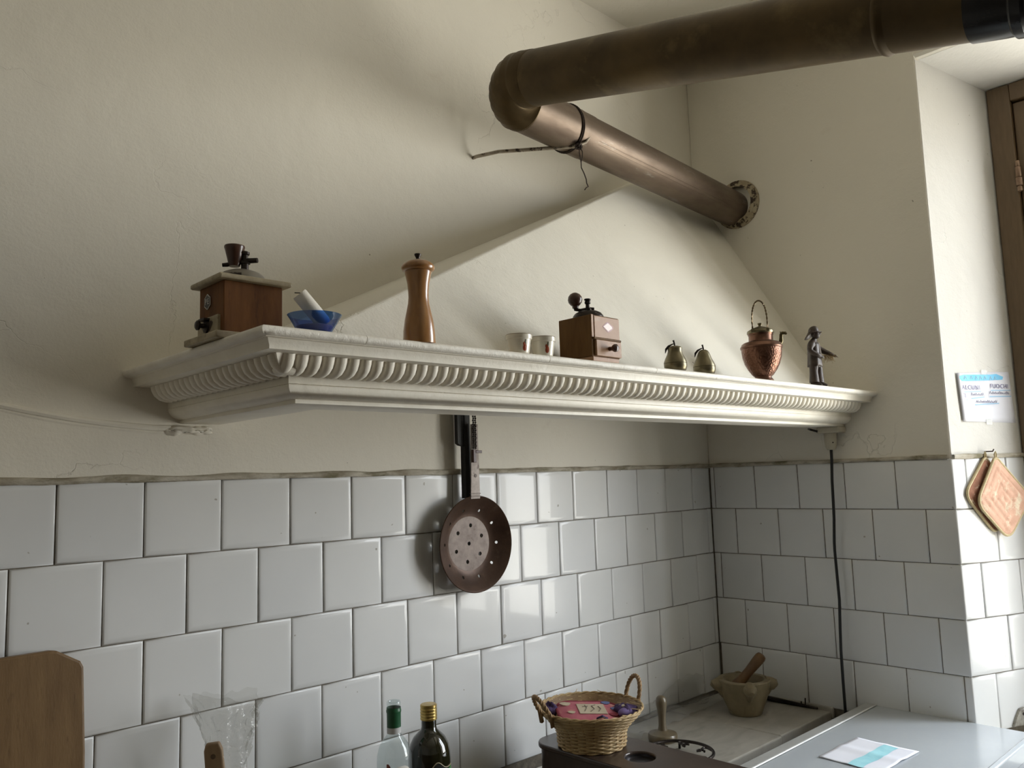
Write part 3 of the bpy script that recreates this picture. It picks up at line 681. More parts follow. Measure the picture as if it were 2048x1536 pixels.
for ph in (0, pi):
    pts = []
    for i, p in enumerate(arch):
        a_ = arch[max(0, i - 1)]; b_ = arch[min(n_, i + 1)]; d = (b_ - a_).normalized(); n1 = Vector((0, 1, 0)); n2 = d.cross(n1)
        w_ = i * .95 + ph; pts.append(p + n1 * (.0011 * cos(w_)) + n2 * (.0011 * sin(w_)))
    tw.tube(pts, .00125, 6, T=RZ(kr))
obj('handle', tw, M('dark twisted brass', (.16, .115, .06), (.10, .07, .035), scale=60, rough=.3, metal=.85), kt, smooth=1)
hl = MB()
for s in (-1, 1): hl.box((s * .0185 - .0035, -.0345, .1245), (s * .0185 + .0035, -.0325, .1325), RZ(kr)); hl.tube([(s * .0185, -.034, .131), (s * .0185, -.015, .134), (s * .0185, 0, .1315)], .0016, 6, T=RZ(kr))
obj('handle_lug', hl, brass, kt, smooth=1)
sp = MB(); sp.tube([(.045, 0, .094), (.0495, 0, .101), (.0500, 0, .110), (.0505, 0, .117), (.0540, 0, .1215), (.0600, 0, .1212), (.0640, 0, .1180)], [.0062, .0056, .0046, .0046, .0048, .0040, .0028], 12, T=RZ(kr))
sp.tube([(.0500, .002, .119), (.0485, .0035, .126)], [.0022, .0006], 6, T=RZ(kr)).tube([(.0500, -.002, .119), (.0485, -.0035, .126)], [.0022, .0006], 6, T=RZ(kr))
sp.tube([(.0600, 0, .1215), (.0630, 0, .1250)], [.0020, .0006], 6, T=RZ(kr))
obj('spout', sp, M('dark spout brass', (.14, .115, .06), (.09, .07, .035), scale=50, rough=.3, metal=.85), kt, smooth=1)

# carved fisherman
carve = M('dark carved wood', (.055, .036, .026), (.035, .022, .016), (.085, .058, .042), scale=40, rough=.48, bs=.35, bscale=180, lo3=.58, hi3=.72, scale3=60, coat=.1)
carve_l = M('lighter carved wood front', (.115, .082, .052), (.08, .056, .036), scale=60, rough=.5, bs=.3, bscale=200)
fg = thing('fisherman_figurine', 'dark carved wooden fisherman figurine in a hooded hat, holding a straw net', 'figurine', (-.308, -.566, TOP), radians(12))
def skin(name, verts, edges, radii, mat, parent, root=0, sub=2):
    me = bpy.data.meshes.new(name); me.from_pydata([Vector(v) for v in verts], edges, [])
    o = bpy.data.objects.new(name, me); C.objects.link(o); o.parent = parent
    o.modifiers.new('skin', 'SKIN'); s_ = o.modifiers.new('sub', 'SUBSURF'); s_.levels = sub; s_.render_levels = sub
    for i, r_ in enumerate(radii):
        r_ = r_ if isinstance(r_, tuple) else (r_, r_)
        me.skin_vertices[0].data[i].radius = r_; me.skin_vertices[0].data[i].use_root = (i == root)
    me.materials.append(mat)
    dg = bpy.context.evaluated_depsgraph_get(); ev = o.evaluated_get(dg); m2 = bpy.data.meshes.new_from_object(ev)
    o.modifiers.clear(); o.data = m2; m2.name = name
    m2.polygons.foreach_set('use_smooth', [True] * len(m2.polygons)); return o
# facing -Y; left hand is +X
V = [(0, 0, .074), (0, .002, .092), (0, .003, .110), (0, .002, .124), (0, -.001, .134), (0, -.004, .142),       # pelvis .. neck, head base
     (-.0115, 0, .064), (-.0125, .001, .040), (-.0125, .003, .018), (.0120, -.002, .064), (.0135, -.004, .040), (.0140, -.004, .018),
     (-.021, .003, .120), (-.0275, .006, .101), (-.0180, -.012, .088), (-.0085, -.0195, .084),
     (.021, .001, .120), (.0250, -.012, .106), (.0240, -.034, .094), (.0240, -.046, .087)]
Ed = [(0, 1), (1, 2), (2, 3), (3, 4), (4, 5), (0, 6), (6, 7), (7, 8), (0, 9), (9, 10), (10, 11), (3, 12), (12, 13), (13, 14), (14, 15), (3, 16), (16, 17), (17, 18), (18, 19)]
Rr = [(.019, .0165), (.019, .016), (.0195, .0155), (.017, .013), .0075, .0075, .0115, .0100, .0110, .0115, .0100, .0110, .0100, .0088, .0072, .0050, .0100, .0088, .0068, .0045]
obj_body = skin('body', V, Ed, Rr, carve, fg)
hdm = MB()
def headf(u, v):
    th = 2 * pi * u; ph = pi * v; r = .0120; x = r * sin(ph) * cos(th) * .88; y = r * sin(ph) * sin(th); z = -r * cos(ph) * 1.18
    if y < 0:
        y -= .0038 * math.exp(-((x / .0024) ** 2 + ((z + .0008) / .0034) ** 2))                 # nose
        for s in (-1, 1): y += .0018 * math.exp(-(((x - s * .0042) / .0022) ** 2 + ((z - .0024) / .0016) ** 2))   # eye sockets
        y += .0012 * math.exp(-((x / .0045) ** 2 + ((z + .0058) / .0010) ** 2))                 # mouth
        y -= .0022 * math.exp(-((x / .0060) ** 2 + ((z + .0105) / .0035) ** 2))                 # chin / beard
    return (x, -.006 + y, .1500 + z)
hdm.grid(headf, 36, 24); hdo = obj('head', hdm, carve, fg, smooth='all')
for s in (-1, 1): obj('ear', MB().sphere((s * .0106, -.004, .150), .0030, 10, 8, (.5, .8, 1.2)), carve, hdo, smooth='all')
for s in (-1, 1): obj('eye', MB().sphere((s * .0041, -.0152, .1523), .0013, 8, 6), carve_l, hdo, smooth='all')
ht = MB()
def hatf(u, v):
    th = 2 * pi * u; front = -sin(th)                       # brim drops to the shoulders behind, peaks in front
    if v < .6:
        k = v / .6; r = .0138 * sin(k * pi / 2) ** .75; z = .1735 - .0165 * k ** 1.7; y0 = -.003 + .002 * k
    else:
        k = (v - .6) / .4; r = .0138 + (.0075 + .003 * max(0, -front)) * k; z = .1570 - (.004 if front > 0 else .004 + .016 * (-front)) * k + .003 * max(0, front) * k; y0 = -.001
    return (r * cos(th) * .95, y0 + r * sin(th) * 1.05, z)
ht.grid(hatf, 40, 22); hat = obj('hat', ht, carve, fg, smooth='all')
so = hat.modifiers.new('thick', 'SOLIDIFY'); so.thickness = .0014; so.offset = -1
jk = MB()
def jackf(u, v):
    th = 2 * pi * u; z = .124 - .066 * v; r = .0185 + .0045 * v + .0012 * sin(7 * th) * v ; rr = 1.0 if not 0 else 1
    return (r * 1.08 * cos(th), .001 + r * .86 * sin(th), z + .0015 * sin(5 * th) * v)
jk.grid(jackf, 48, 10); jo = obj('jacket', jk, carve, fg, smooth='all'); so = jo.modifiers.new('thick', 'SOLIDIFY'); so.thickness = .0018; so.offset = -1
bib = MB()
def bibf(u, v):
    x = (-.0075 + .015 * u) * (1 - .25 * v); z = .088 + .036 * v; return (x, -.0190 + .0035 * v + .0012 * abs(2 * u - 1), z)
obj('shirt_front', bib.grid(bibf, 6, 8), carve_l, fg, smooth='all')
tr = MB()
for px, py in ((-.0125, .003), (.0140, -.004)):
    tr.lathe([(.0108, .062), (.0112, .050), (.0118, .036), (.0128, .024), (.0136, .0135), (.0128, .0125)], 24, TR(px, py, 0), cap=False)
obj('trousers', tr, carve, fg, smooth=1)
for px, py, a_ in ((-.0125, .003, -8), (.0140, -.004, 6)):
    sh = MB(); sh.tube([(0, .009, .0060), (0, .004, .0085), (0, -.006, .0080), (0, -.016, .0055), (0, -.0205, .0042)], [.0050, .0066, .0068, .0052, .0026], 12, T=TR(px, py, 0) @ RZ(radians(a_)))
    obj('shoe', sh, carve, fg, smooth=1)
obj('plinth', MB().prism([(.032 * cos(t) * (1 + .06 * sin(3 * t)), .003 + .027 * sin(t) * (1 + .08 * cos(2 * t)), 0) for t in [2 * pi * i / 20 for i in range(20)]], (0, 0, .003)), carve, fg, bevel=.001)
def hand(name, wrist, fdir, up, sc):
    hm = MB(); f = Vector(fdir).normalized(); u_ = Vector(up).normalized(); s_ = f.cross(u_)
    w_ = Vector(wrist); hm.tube([w_ - f * .002, w_ + f * .0028, w_ + f * .0055], [.0032, .0038, .0034], 8)
    for i, (o_, L) in enumerate(((-.0027, .0050), (-.0009, .0060), (.0009, .0057), (.0027, .0045))):
        b_ = w_ + f * .005 + s_ * o_; hm.tube([b_, b_ + f * L * .55 - u_ * .0004, b_ + f * L * .8 - u_ * .0018], [.00095, .0009, .0007], 6)
    b_ = w_ + f * .0012 - s_ * .0034; hm.tube([b_, b_ - s_ * .0018 + f * .0022, b_ - s_ * .0014 + f * .0042 - u_ * .001], [.0011, .0010, .0008], 6)
    return obj(name, hm, carve, fg, smooth=1)
hand('hand', (-.0075, -.0200, .0835), (.75, -.45, -.2), (-.3, -.8, .3), 1); hand('hand', (.0240, -.0465, .0868), (.05, -.9, -.35), (0, -.35, .9), 1)
straw = M('dry straw', (.30, .21, .09), (.20, .13, .05), (.46, .36, .20), scale=60, rough=.7, lo3=.55, hi3=.65, scale3=90)
nt_ = MB(); rs = random.Random(3)
for i in range(90):
    t = rs.random(); p0 = Vector((.010 + .013 * t + rs.uniform(-.003, .003), -.020 - .026 * t, .090 - .004 * t + rs.uniform(-.004, .003)))
    d = Vector((rs.uniform(-1, 1), rs.uniform(-1, 1), rs.uniform(-1.6, .25))).normalized(); L = rs.uniform(.008, .020)
    nt_.tube([p0, p0 + d * L * .5 + Vector((rs.uniform(-.002, .002), rs.uniform(-.002, .002), 0)), p0 + d * L + Vector((0, 0, -.002))], .00038, 4)
no_ = obj('straw_net', nt_, straw, fg, smooth=None, fix=False); no_['kind'] = 'stuff'
no_.name = 'straw_net'

# ------------------------------------------------------------------ hanging under the shelf
galv = M('worn grey tinned handle', (.27, .235, .21), (.17, .14, .12), (.08, .05, .04), scale=40, rough=.5, metal=.35, bs=.3, bscale=160, lo3=.57, hi3=.68, scale3=45)
rustpan = M('rusty brown iron', (.085, .046, .028), (.058, .031, .019), (.11, .07, .046), scale=22, rough=.42, metal=.45, bs=.15, bscale=120, lo3=.58, hi3=.72, scale3=30)
greypan = M('greyed iron bottom', (.155, .122, .105), (.105, .080, .068), (.07, .046, .034), scale=45, rough=.5, metal=.4, bs=.2, bscale=150, lo3=.60, hi3=.70, scale3=40)
pn = thing('chestnut_pan', 'perforated round iron roasting pan hanging by its long handle against the tiles', 'pan', (-1.136, -.050, -.034))
NO = 72
pp = [(.0001, .0400), (.060, .0400), (.070, .0385), (.082, .0310), (.100, .0160), (.1130, .0030), (.1165, 0), (.1185, -.0012), (.1200, .0002), (.1190, .0020), (.1150, .0040), (.1020, .0175), (.0840, .0325), (.0715, .0402), (.0600, .0418), (.0001, .0418)]
T_ = RX(radians(-90))          # lathe axis -> +Y (away from the room), opening towards -Y
def with_holes(name, prof, mat, holes, parent):
    o = obj(name, MB().lathe(prof, NO, T_), mat, parent, smooth=1)
    cm_ = MB()
    for x_, z_, y_, r_ in holes: cm_.lathe([(r_, -.03), (r_, .03)], 14, TR(x_, y_, z_) @ RX(radians(-90)))
    cme = cm_.mesh('cut'); co_ = bpy.data.objects.new('cut', cme); C.objects.link(co_); co_.parent = parent
    b_ = o.modifiers.new('holes', 'BOOLEAN'); b_.operation = 'DIFFERENCE'; b_.object = co_; b_.solver = 'EXACT'
    bpy.context.view_layer.update()
    me = bpy.data.meshes.new_from_object(o.evaluated_get(bpy.context.evaluated_depsgraph_get()))
    o.modifiers.clear(); o.data = me; bpy.data.objects.remove(co_, do_unlink=True); return o
holes = [(0, 0, .04, .0050)]
for k in range(6):
    a_ = radians(90 + 60 * k - 8); holes.append((.0455 * cos(a_), .0455 * sin(a_), .04, .0050))
for k in range(10):
    a_ = radians(108 + 36 * k - 2); holes.append((.0860 * cos(a_), .0860 * sin(a_), .025, .0038))
with_holes('pan_bowl', [(r_, z_ * .78 if z_ > 0 else z_) for r_, z_ in pp], rustpan, holes, pn)
disc = with_holes('pan_bottom', [(.0001, .0302), (.0675, .0300), (.0680, .0306), (.0001, .0309)], greypan, holes[:7], pn)
hm_ = MB()
hm_.add([Vector(p) for p in ((-.017, -.001, .112), (.014, -.001, .112), (.0125, -.002, .160), (.010, -.003, .300), (-.0125, -.003, .300), (-.0155, -.002, .160),
                             (-.017, .002, .112), (.014, .002, .112), (.0125, .001, .160), (.010, 0, .300), (-.0125, 0, .300), (-.0155, .001, .160))],
        [(0, 1, 2, 5), (5, 2, 3, 4), (6, 11, 8, 7), (11, 10, 9, 8), (0, 5, 11, 6), (5, 4, 10, 11), (1, 7, 8, 2), (2, 8, 9, 3), (0, 6, 7, 1), (4, 3, 9, 10)])
hnd = obj('handle', hm_, galv, pn, bevel=.0006)
obj('handle_band', MB().box((-.0185, -.0035, .117), (.0155, .003, .120)).box((-.0182, -.003, .124), (.0150, .0025, .1265)), galv, hnd, bevel=.0008)
obj('rivet_hole', MB().lathe([(.0001, 0), (.0048, 0), (.0044, .0012), (.0001, .0014)], 14, TR(-.001, -.0018, .170) @ RX(radians(90))), darkmetal, hnd)
ch = MB()
for k in range(27):
    for s in (-1, 1): ch.sphere((-.004 + s * .0035 + (k % 2) * .001, -.0055, .2395 + k * .0050), .0026, 8, 6)
obj('chain', ch, darkmetal, pn, smooth='all')
rb = M('dark red clasp', (.050, .016, .014), (.07, .022, .018), rough=.4)
obj('clasp', MB().box((-.0115, -.0090, .203), (-.0015, -.004, .236)).box((-.004, -.0100, .2265), (.0165, -.006, .2335)), rb, pn, bevel=.001)
ib = thing('handle_shade_bar', 'black bar for the unlit side of the pan handle, with a hook on top', 'utensil', (-1.1455, -.026, .10))  # black colour stands in for the shaded left side of the handle, hook above
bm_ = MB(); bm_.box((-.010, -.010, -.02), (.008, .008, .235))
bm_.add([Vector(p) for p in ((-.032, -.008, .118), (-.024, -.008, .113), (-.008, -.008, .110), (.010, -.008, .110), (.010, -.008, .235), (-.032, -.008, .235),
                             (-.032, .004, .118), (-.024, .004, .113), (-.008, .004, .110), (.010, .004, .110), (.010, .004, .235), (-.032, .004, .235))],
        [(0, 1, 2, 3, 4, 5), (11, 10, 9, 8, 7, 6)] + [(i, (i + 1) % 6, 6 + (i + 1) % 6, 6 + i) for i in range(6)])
obj('bar', bm_, M('black iron and handle shade', (.008, .008, .008), (.012, .011, .010), rough=.6), ib, bevel=.001)

# socket and cable at the shelf end
ivory = M('yellowed ivory plastic', (.50, .46, .36), (.44, .40, .30), scale=30, rough=.4)
sk = thing('socket_box', 'ivory electric socket box with a plug, fixed under the right end of the shelf', 'socket', (0, -.464, .245))
obj('box', MB().box((-.052, -.038, -.010), (0, .036, .0088)), ivory, sk, bevel=.004)
obj('plug', MB().lathe([(.0105, -.062), (.0145, -.058), (.0170, -.050), (.0185, -.036), (.0190, -.018), (.0190, -.0102)], 24, TR(-.028, .002, 0)), ivory, sk, smooth=1)
obj('plug_screw', MB().lathe([(.0022, 0), (.0022, .0008)], 10, TR(-.028 - .0125, .002 - .0130, -.040) @ align((-.7, -.7, 0))), darkmetal, sk)
obj('lead', MB().tube([(-.052, .030, -.004), (-.055, .050, .003), (-.045, .062, .006), (-.020, .068, .006)], .0035, 8), darkmetal, sk, smooth=1)
cabm = M('black rubber flex', (.010, .010, .011), (.016, .016, .017), rough=.4)
cb = [(-.028, -.462, .186), (-.028, -.461, .150), (-.028, -.4575, .09), (-.028, -.4565, .044), (-.028, -.4545, -.03), (-.028, -.4495, -.10), (-.028, -.449, -.124), (-.028, -.4505, -.20), (-.028, -.4520, -.2735), (-.028, -.4475, -.36), (-.028, -.4450, -.4224), (-.028, -.4445, -.51), (-.027, -.4440, -.60), (-.027, -.444, -.72)]
tag(obj('power_cable', MB().tube(cb, .0043, 10), cabm, smooth=1), 'black power cable hanging from the plug down the tiled wall', 'cable')

# ------------------------------------------------------------------ on the window jamb
def JP(s, z, h=0): return J0 + JD * s + JN * h + Vector((0, 0, z))
JM = Matrix(((JD.x, 0, JN.x, J0.x), (JD.y, 0, JN.y, J0.y), (0, 1, 0, 0), (0, 0, 0, 1)))     # (s, z, height) -> world
paper = M('white note paper', (.80, .80, .86), (.76, .77, .84), scale=6, rough=.7)
blue_ink = M('sky blue highlighter', (.16, .52, .80), (.24, .60, .84), scale=24, rough=.7)
blue_pale = M('pale blue underline', (.38, .60, .80), rough=.7)
pen = M('grey violet pen', (.20, .19, .34), rough=.7)
white_ink = M('white gap in highlighter', (.66, .80, .90), rough=.7)
nz = thing('wall_note', 'white handwritten note with a blue highlighted top line, taped to the window jamb', 'note', tuple(JP(.163, .32))); nz.matrix_world = Matrix.Translation(JP(.163, .32)) @ JM.to_3x3().to_4x4()
sheet = MB()
cs = [(-.113, .068), (.106, .0755), (.114, -.077), (-.105, -.072)]
def shf(u, v):
    a = Vector(cs[3]) * (1 - u) + Vector(cs[2]) * u; b_ = Vector(cs[0]) * (1 - u) + Vector(cs[1]) * u; p = a * (1 - v) + b_ * v
    return (p.x, p.y, .0016 + .0022 * (1 - u) ** 4 + .0008 * sin(u * 7 + v * 3))
so_ = sheet.grid(shf, 14, 10); sh_ = obj('sheet', so_, paper, nz, smooth='all'); q_ = sh_.modifiers.new('thick', 'SOLIDIFY'); q_.thickness = .0004; q_.offset = -1
def flat(name, poly, mat, parent, z=.0034, t=.0002): return obj(name, MB().prism([(x_, y_, z) for x_, y_ in poly], (0, 0, t)), mat, parent)
flat('highlight_band', [(-.102, .060), (-.085, .0635), (.020, .0655), (.050, .068), (.078, .060), (.074, .0515), (.030, .0490), (-.04, .0465), (-.095, .0445), (-.103, .052)], blue_ink, sh_)
for x0 in (-.085, -.060, -.040, -.022, -.004, .020, .038): obj('highlight_stroke', MB().tube([(x0, .050, .0037), (x0 + .004, .060, .0037), (x0 + .010, .052, .0037)], .0008, 5), white_ink, sh_)
for body, x0, y0, sz, shp in (('ALCUNI', -.060, .026, .0185, 1.15), ('FUOCHI', .058, .031, .0185, 1.15)): text_mesh(body, sz, TR(x0, y0, .0036), sh_, pen, 'handwriting', sp=shp)
text_mesh('SI', .0185, TR(-.090, .002, .0036), sh_, pen, 'handwriting')
def scrawl(x0, x1, y0, h, seed):
    r_ = random.Random(seed); pts = []; n_ = int((x1 - x0) / .0028)
    for i in range(n_): pts.append((x0 + (x1 - x0) * i / n_, y0 + (h if i % 2 else 0) * r_.uniform(.45, 1.1), .0037))
    obj('handwriting', MB().tube(pts, .00055, 4), pen, sh_)
scrawl(-.062, -.008, .003, .008, 1); scrawl(.014, .100, .008, .008, 2); scrawl(-.045, .045, -.018, .008, 3)
for poly in ([(-.096, .0135), (-.020, .0165), (-.020, .0145), (-.096, .0115)], [(.022, .0200), (.104, .0215), (.104, .0190), (.022, .0175)], [(-.100, -.0095), (-.078, -.0085), (-.078, -.0105), (-.100, -.0118)],
             [(-.062, -.0045), (-.008, .0005), (-.008, -.002), (-.062, -.0075)], [(.014, .002), (.104, .0035), (.104, .0005), (.014, -.001)], [(-.05, -.0225), (.05, -.0175), (.05, -.0205), (-.05, -.0255)]):
    flat('underline', poly, blue_pale, sh_)
tape_m = mat_thin_glass('clear tape', (.93, .93, .92), .3, .25, .25)
for x_, y_ in ((0, .0715), (.002, -.074)): obj('tape', MB().box((x_ - .012, y_ - .008, .0030), (x_ + .012, y_ + .008, .0033)), tape_m, nz)

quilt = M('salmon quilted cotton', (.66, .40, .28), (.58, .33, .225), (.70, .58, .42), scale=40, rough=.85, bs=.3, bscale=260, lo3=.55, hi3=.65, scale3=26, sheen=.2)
quilt_d = M('dark rust quilt', (.36, .16, .09), (.26, .11, .06), (.55, .45, .30), scale=50, rough=.85, bs=.3, bscale=260, lo3=.58, hi3=.66, scale3=60)  # deeper rust cotton for the holder at the back
binding = M('straw yellow binding', (.60, .50, .30), (.50, .40, .22), scale=90, rough=.8, bs=.4, bscale=300)
def rounded_diamond(s0, z0, top, right, bot, left, n=48, k=.80):
    """outline of a hanging quilted square: the four corners rounded"""
    cn_ = [Vector(top), Vector(right), Vector(bot), Vector(left)]; out = []
    for i in range(4):
        a, b_, c_ = cn_[i - 1], cn_[i], cn_[(i + 1) % 4]
        f = (.10, .22, .22, .22)[i]
        p, q = b_ + (a - b_) * f, b_ + (c_ - b_) * f
        for j in range(8):
            t = j / 7; out.append(p * (1 - t) ** 2 + b_ * 2 * t * (1 - t) + q * t * t)
    return out
def holder(name, label, corners, h0, mat, seed):
    o = thing(name, label, 'potholder', (0, 0, 0), 0, 'quilted potholders on the jamb'); cx = sum(c[0] for c in corners) / 4; cz = sum(c[1] for c in corners) / 4
    o.matrix_world = Matrix.Translation(JP(cx, cz, h0)) @ JM.to_3x3().to_4x4()
    ol = rounded_diamond(0, 0, *[(c[0] - cx, c[1] - cz) for c in corners]); n = len(ol); ctr = Vector((0, 0))
    mb = MB(); vs = []; fs = []; K = 22
    for i in range(K + 1):
        r = i / K
        for p in ol:
            q = p * r; e1 = (q.x * .75 + q.y * .66) / .020; e2 = (q.x * .66 - q.y * .75) / .020
            qd = (abs(sin(pi * e1)) * abs(sin(pi * e2))) ** .5
            z = .0045 + .0040 * qd * (1 - r ** 8); vs.append((q.x, q.y, z if i < K else .003))
    for i in range(K):
        for k in range(n): fs.append((i * n + k, i * n + (k + 1) % n, (i + 1) * n + (k + 1) % n, (i + 1) * n + k))
    b0 = len(vs)
    for p in ol: vs.append((p.x, p.y, -.0015))
    for k in range(n): fs.append((K * n + k, K * n + (k + 1) % n, b0 + (k + 1) % n, b0 + k))
    fs.append(tuple(b0 + k for k in reversed(range(n))))
    mb.add(vs, fs); obj('quilted_pad', mb, mat, o, smooth=1)
    obj('binding', MB().tube([(p.x, p.y, .0022) for p in ol], .0040, 8, closed=True), binding, o, smooth=1)
    t = Vector((corners[0][0] - cx, corners[0][1] - cz))
    obj('hanging_loop', MB().tube([(t.x - .002, t.y - .012, .003), (t.x - .004, t.y + .006, .004), (t.x, t.y + .013, .005), (t.x + .004, t.y + .006, .004), (t.x + .002, t.y - .012, .003)], .0020, 6), binding, o, smooth=1)
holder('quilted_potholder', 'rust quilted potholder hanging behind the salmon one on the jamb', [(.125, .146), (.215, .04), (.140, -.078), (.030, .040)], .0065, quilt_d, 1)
holder('quilted_potholder', 'salmon quilted potholder with straw yellow edge, hanging in front on the jamb', [(.150, .146), (.280, .024), (.172, -.092), (.058, .016)], .0195, quilt, 2)
nl = MB().tube([(0, 0, -.004), (0, 0, .026), (0, .006, .030)], .0018, 8, T=Matrix.Translation(JP(.137, .160)) @ JM.to_3x3().to_4x4())
tag(obj('nail', nl, iron, smooth=1), 'small nail on the window jamb carrying the two potholders', 'nail')
br = thing('tap_bracket', 'grey metal bracket with a screw hole, low on the jamb tiles at the right', 'bracket'); br.matrix_world = Matrix.Translation(JP(.172, -.585)) @ JM.to_3x3().to_4x4()
brm = M('dirty grey cast metal', (.40, .38, .33), (.22, .20, .17), (.07, .06, .05), scale=60, rough=.5, metal=.3, bs=.3, bscale=150, lo3=.6, hi3=.7, scale3=60)
obj('plate', MB().prism([(-.038, -.02, 0), (.05, -.02, 0), (.05, .02, 0), (.012, .028, 0), (-.006, .026, 0), (-.024, .004, 0)], (0, 0, .012)), brm, br, bevel=.004)
obj('screw_hole', MB().lathe([(.0045, .0118), (.0045, .0126), (.002, .0121)], 12, TR(.004, .012, 0)), darkmetal, br)
obj('valve', MB().lathe([(.012, 0), (.014, .012), (.010, .02), (.010, .034)], 16, TR(.024, -.012, .010)), brm, br, smooth=1)

# ------------------------------------------------------------------ counter, appliance, metal box
CT = -.615
ct = thing('marble_counter', 'grey marble worktop running along the tiled wall into the corner', 'counter', (-1.0, -.2, ZF))
def slab(a, b, y0, name='marble_slab'): obj(name, MB().box((a + 1.0, y0 + .2, CT - .036 - ZF), (b + 1.0, -.012 + .2, CT - ZF)), counter_m, ct, bevel=.005, bseg=3)
slab(-.3205, -.012, -.392); slab(-.80, -.3225, -.396); slab(-1.95, -1.065, -.42); slab(-2.6, -1.9525, -.42)
obj('back_ledge', MB().box((-.013 + 1.0, -.398 + .2, CT - .02 - ZF), (-.0005 + 1.0, 0.2, CT + .012 - ZF)), counter_m, ct, bevel=.003)
obj('counter_base', MB().box((-.78 + 1.0, -.375 + .2, 0), (-.0005 + 1.0, .199, CT - .036 - ZF)), wallpaint, ct)
obj('counter_base', MB().box((-2.58 + 1.0, -.395 + .2, 0), (-1.085 + 1.0, .199, CT - .036 - ZF)), wallpaint, ct)
enamel = M('white enamel', (.47, .50, .525), (.44, .47, .50), scale=4, rough=.22, world=True, coat=.3)
alu = M('grey aluminium edge', (.56, .56, .54), (.50, .50, .48), scale=20, rough=.4, metal=.4, world=True)
ap = thing('white_appliance', 'low white enamel kitchen appliance with a flat top, in front of the corner', 'appliance', (-.41, -.725, ZF)); AZ = -.575 - ZF
obj('body', MB().box((-.39, -.222, .02), (.402, .222, AZ - .030)), enamel, ap, bevel=.006)
obj('top_plate', MB().box((-.395, -.222, AZ - .030), (.405, .195, AZ)), enamel, ap, bevel=.004, bseg=3)
obj('side_trim', MB().box((-.395, .198, AZ - .034), (.405, .228, AZ + .0025)), alu, ap, bevel=.002)
obj('highlight_bead', MB().tube([(-.395, .1965, AZ + .001), (.405, .1965, AZ + .001)], .0022, 8), M('white highlight bead', (.85, .85, .84), rough=.25), ap, smooth=1)  # near-white colour paints the highlight line along the edge
obj('front_rim', MB().prism([(-.395, -.228, AZ - .03), (-.395, -.205, AZ - .02), (-.395, -.208, AZ + .006), (-.395, -.217, AZ + .013), (-.395, -.228, AZ + .010)], (.800, 0, 0)), enamel, ap, bevel=.003)
for x_ in (-.36, .37):
    for y_ in (-.2, .2): obj('foot', MB().lathe([(.018, 0), (.02, .004), (.015, .021)], 14, TR(x_, y_, 0)), cabm, ap)
np_ = thing('folded_note', 'white folded paper with a blue highlighted stripe, lying on the white appliance', 'note', (-.44, -.690, -.5745), radians(-3))
quad = [(-.100, -.079), (.101, -.079), (.103, .080), (-.098, .077)]
def npf(u, v):
    a = Vector(quad[0]) * (1 - u) + Vector(quad[1]) * u; b_ = Vector(quad[3]) * (1 - u) + Vector(quad[2]) * u; p = a * (1 - v) + b_ * v
    return (p.x, p.y, .0005 + .0035 * (1 - min(1, abs(u - .52) * 7)) * .8 + .0022 * (1 - min(1, abs(v - .5) * 6)) + .002 * abs(v - .5) * 2)
nps = obj('sheet', MB().grid(npf, 24, 16), paper, np_, smooth=1); q_ = nps.modifiers.new('thick', 'SOLIDIFY'); q_.thickness = .0003
bandm = M('aqua highlighter', (.30, .62, .70), (.38, .70, .76), scale=40, rough=.7)
def hb(u, v):
    x_ = -.099 + .19 * u; y_ = -.034 + .036 * v + .003 * sin(9 * u); p = npf((x_ + .1) / .2, (y_ + .079) / .158); return (x_, y_, p[2] + .0006)
obj('highlight_band', MB().grid(hb, 24, 4), bandm, nps, smooth=1)

brown = M('brown enamel metal', (.062, .041, .030), (.047, .031, .023), (.095, .070, .054), scale=16, rough=.33, bs=.06, bscale=40, metal=.1, lo3=.60, hi3=.75, scale3=22, coat=.2)
hb_ = thing('metal_box', 'tall narrow dark brown metal box with a round hole in its top', 'box', (-.938, -.42, ZF)); BZ = -.520 - ZF
def rrect(x0, x1, y0, y1, r, n=8):
    out = []
    for cx_, cy_, a0 in ((x1 - r, y1 - r, 0), (x0 + r, y1 - r, 90), (x0 + r, y0 + r, 180), (x1 - r, y0 + r, 270)):
        for i in range(n + 1):
            a_ = radians(a0 + 90 * i / n); out.append((cx_ + r * cos(a_), cy_ + r * sin(a_)))
    return out
obj('casing', MB().prism([(x_, y_, 0) for x_, y_ in rrect(-.086, .086, -.30, .305, .045)], (0, 0, BZ - .012)), brown, hb_, bevel=.002)
tp = obj('top_plate', MB().prism([(x_, y_, BZ - .0125) for x_, y_ in rrect(-.093, .093, -.307, .312, .052)], (0, 0, .0125)), brown, hb_)
cutm = MB().lathe([(.036, -.05), (.036, .05)], 32, TR(-.006, .038, BZ)).mesh('cut'); cut = bpy.data.objects.new('cut', cutm); C.objects.link(cut); cut.parent = hb_
bo = tp.modifiers.new('hole', 'BOOLEAN'); bo.operation = 'DIFFERENCE'; bo.object = cut; bo.solver = 'EXACT'; bpy.context.view_layer.update()
me_ = bpy.data.meshes.new_from_object(tp.evaluated_get(bpy.context.evaluated_depsgraph_get())); tp.modifiers.clear(); tp.data = me_; bpy.data.objects.remove(cut, do_unlink=True)
bv = tp.modifiers.new('bevel', 'BEVEL'); bv.width = .003; bv.segments = 2; bv.limit_method = 'ANGLE'
obj('hole_cup', MB().lathe([(.0362, BZ - .004), (.0355, BZ - .010), (.031, BZ - .0115), (.018, BZ - .0119), (.0001, BZ - .0120)], 32, TR(-.006, .038, 0), cap=False), M('dark polished steel', (.10, .095, .10), (.07, .065, .07), rough=.25, metal=.8), hb_, smooth=1)

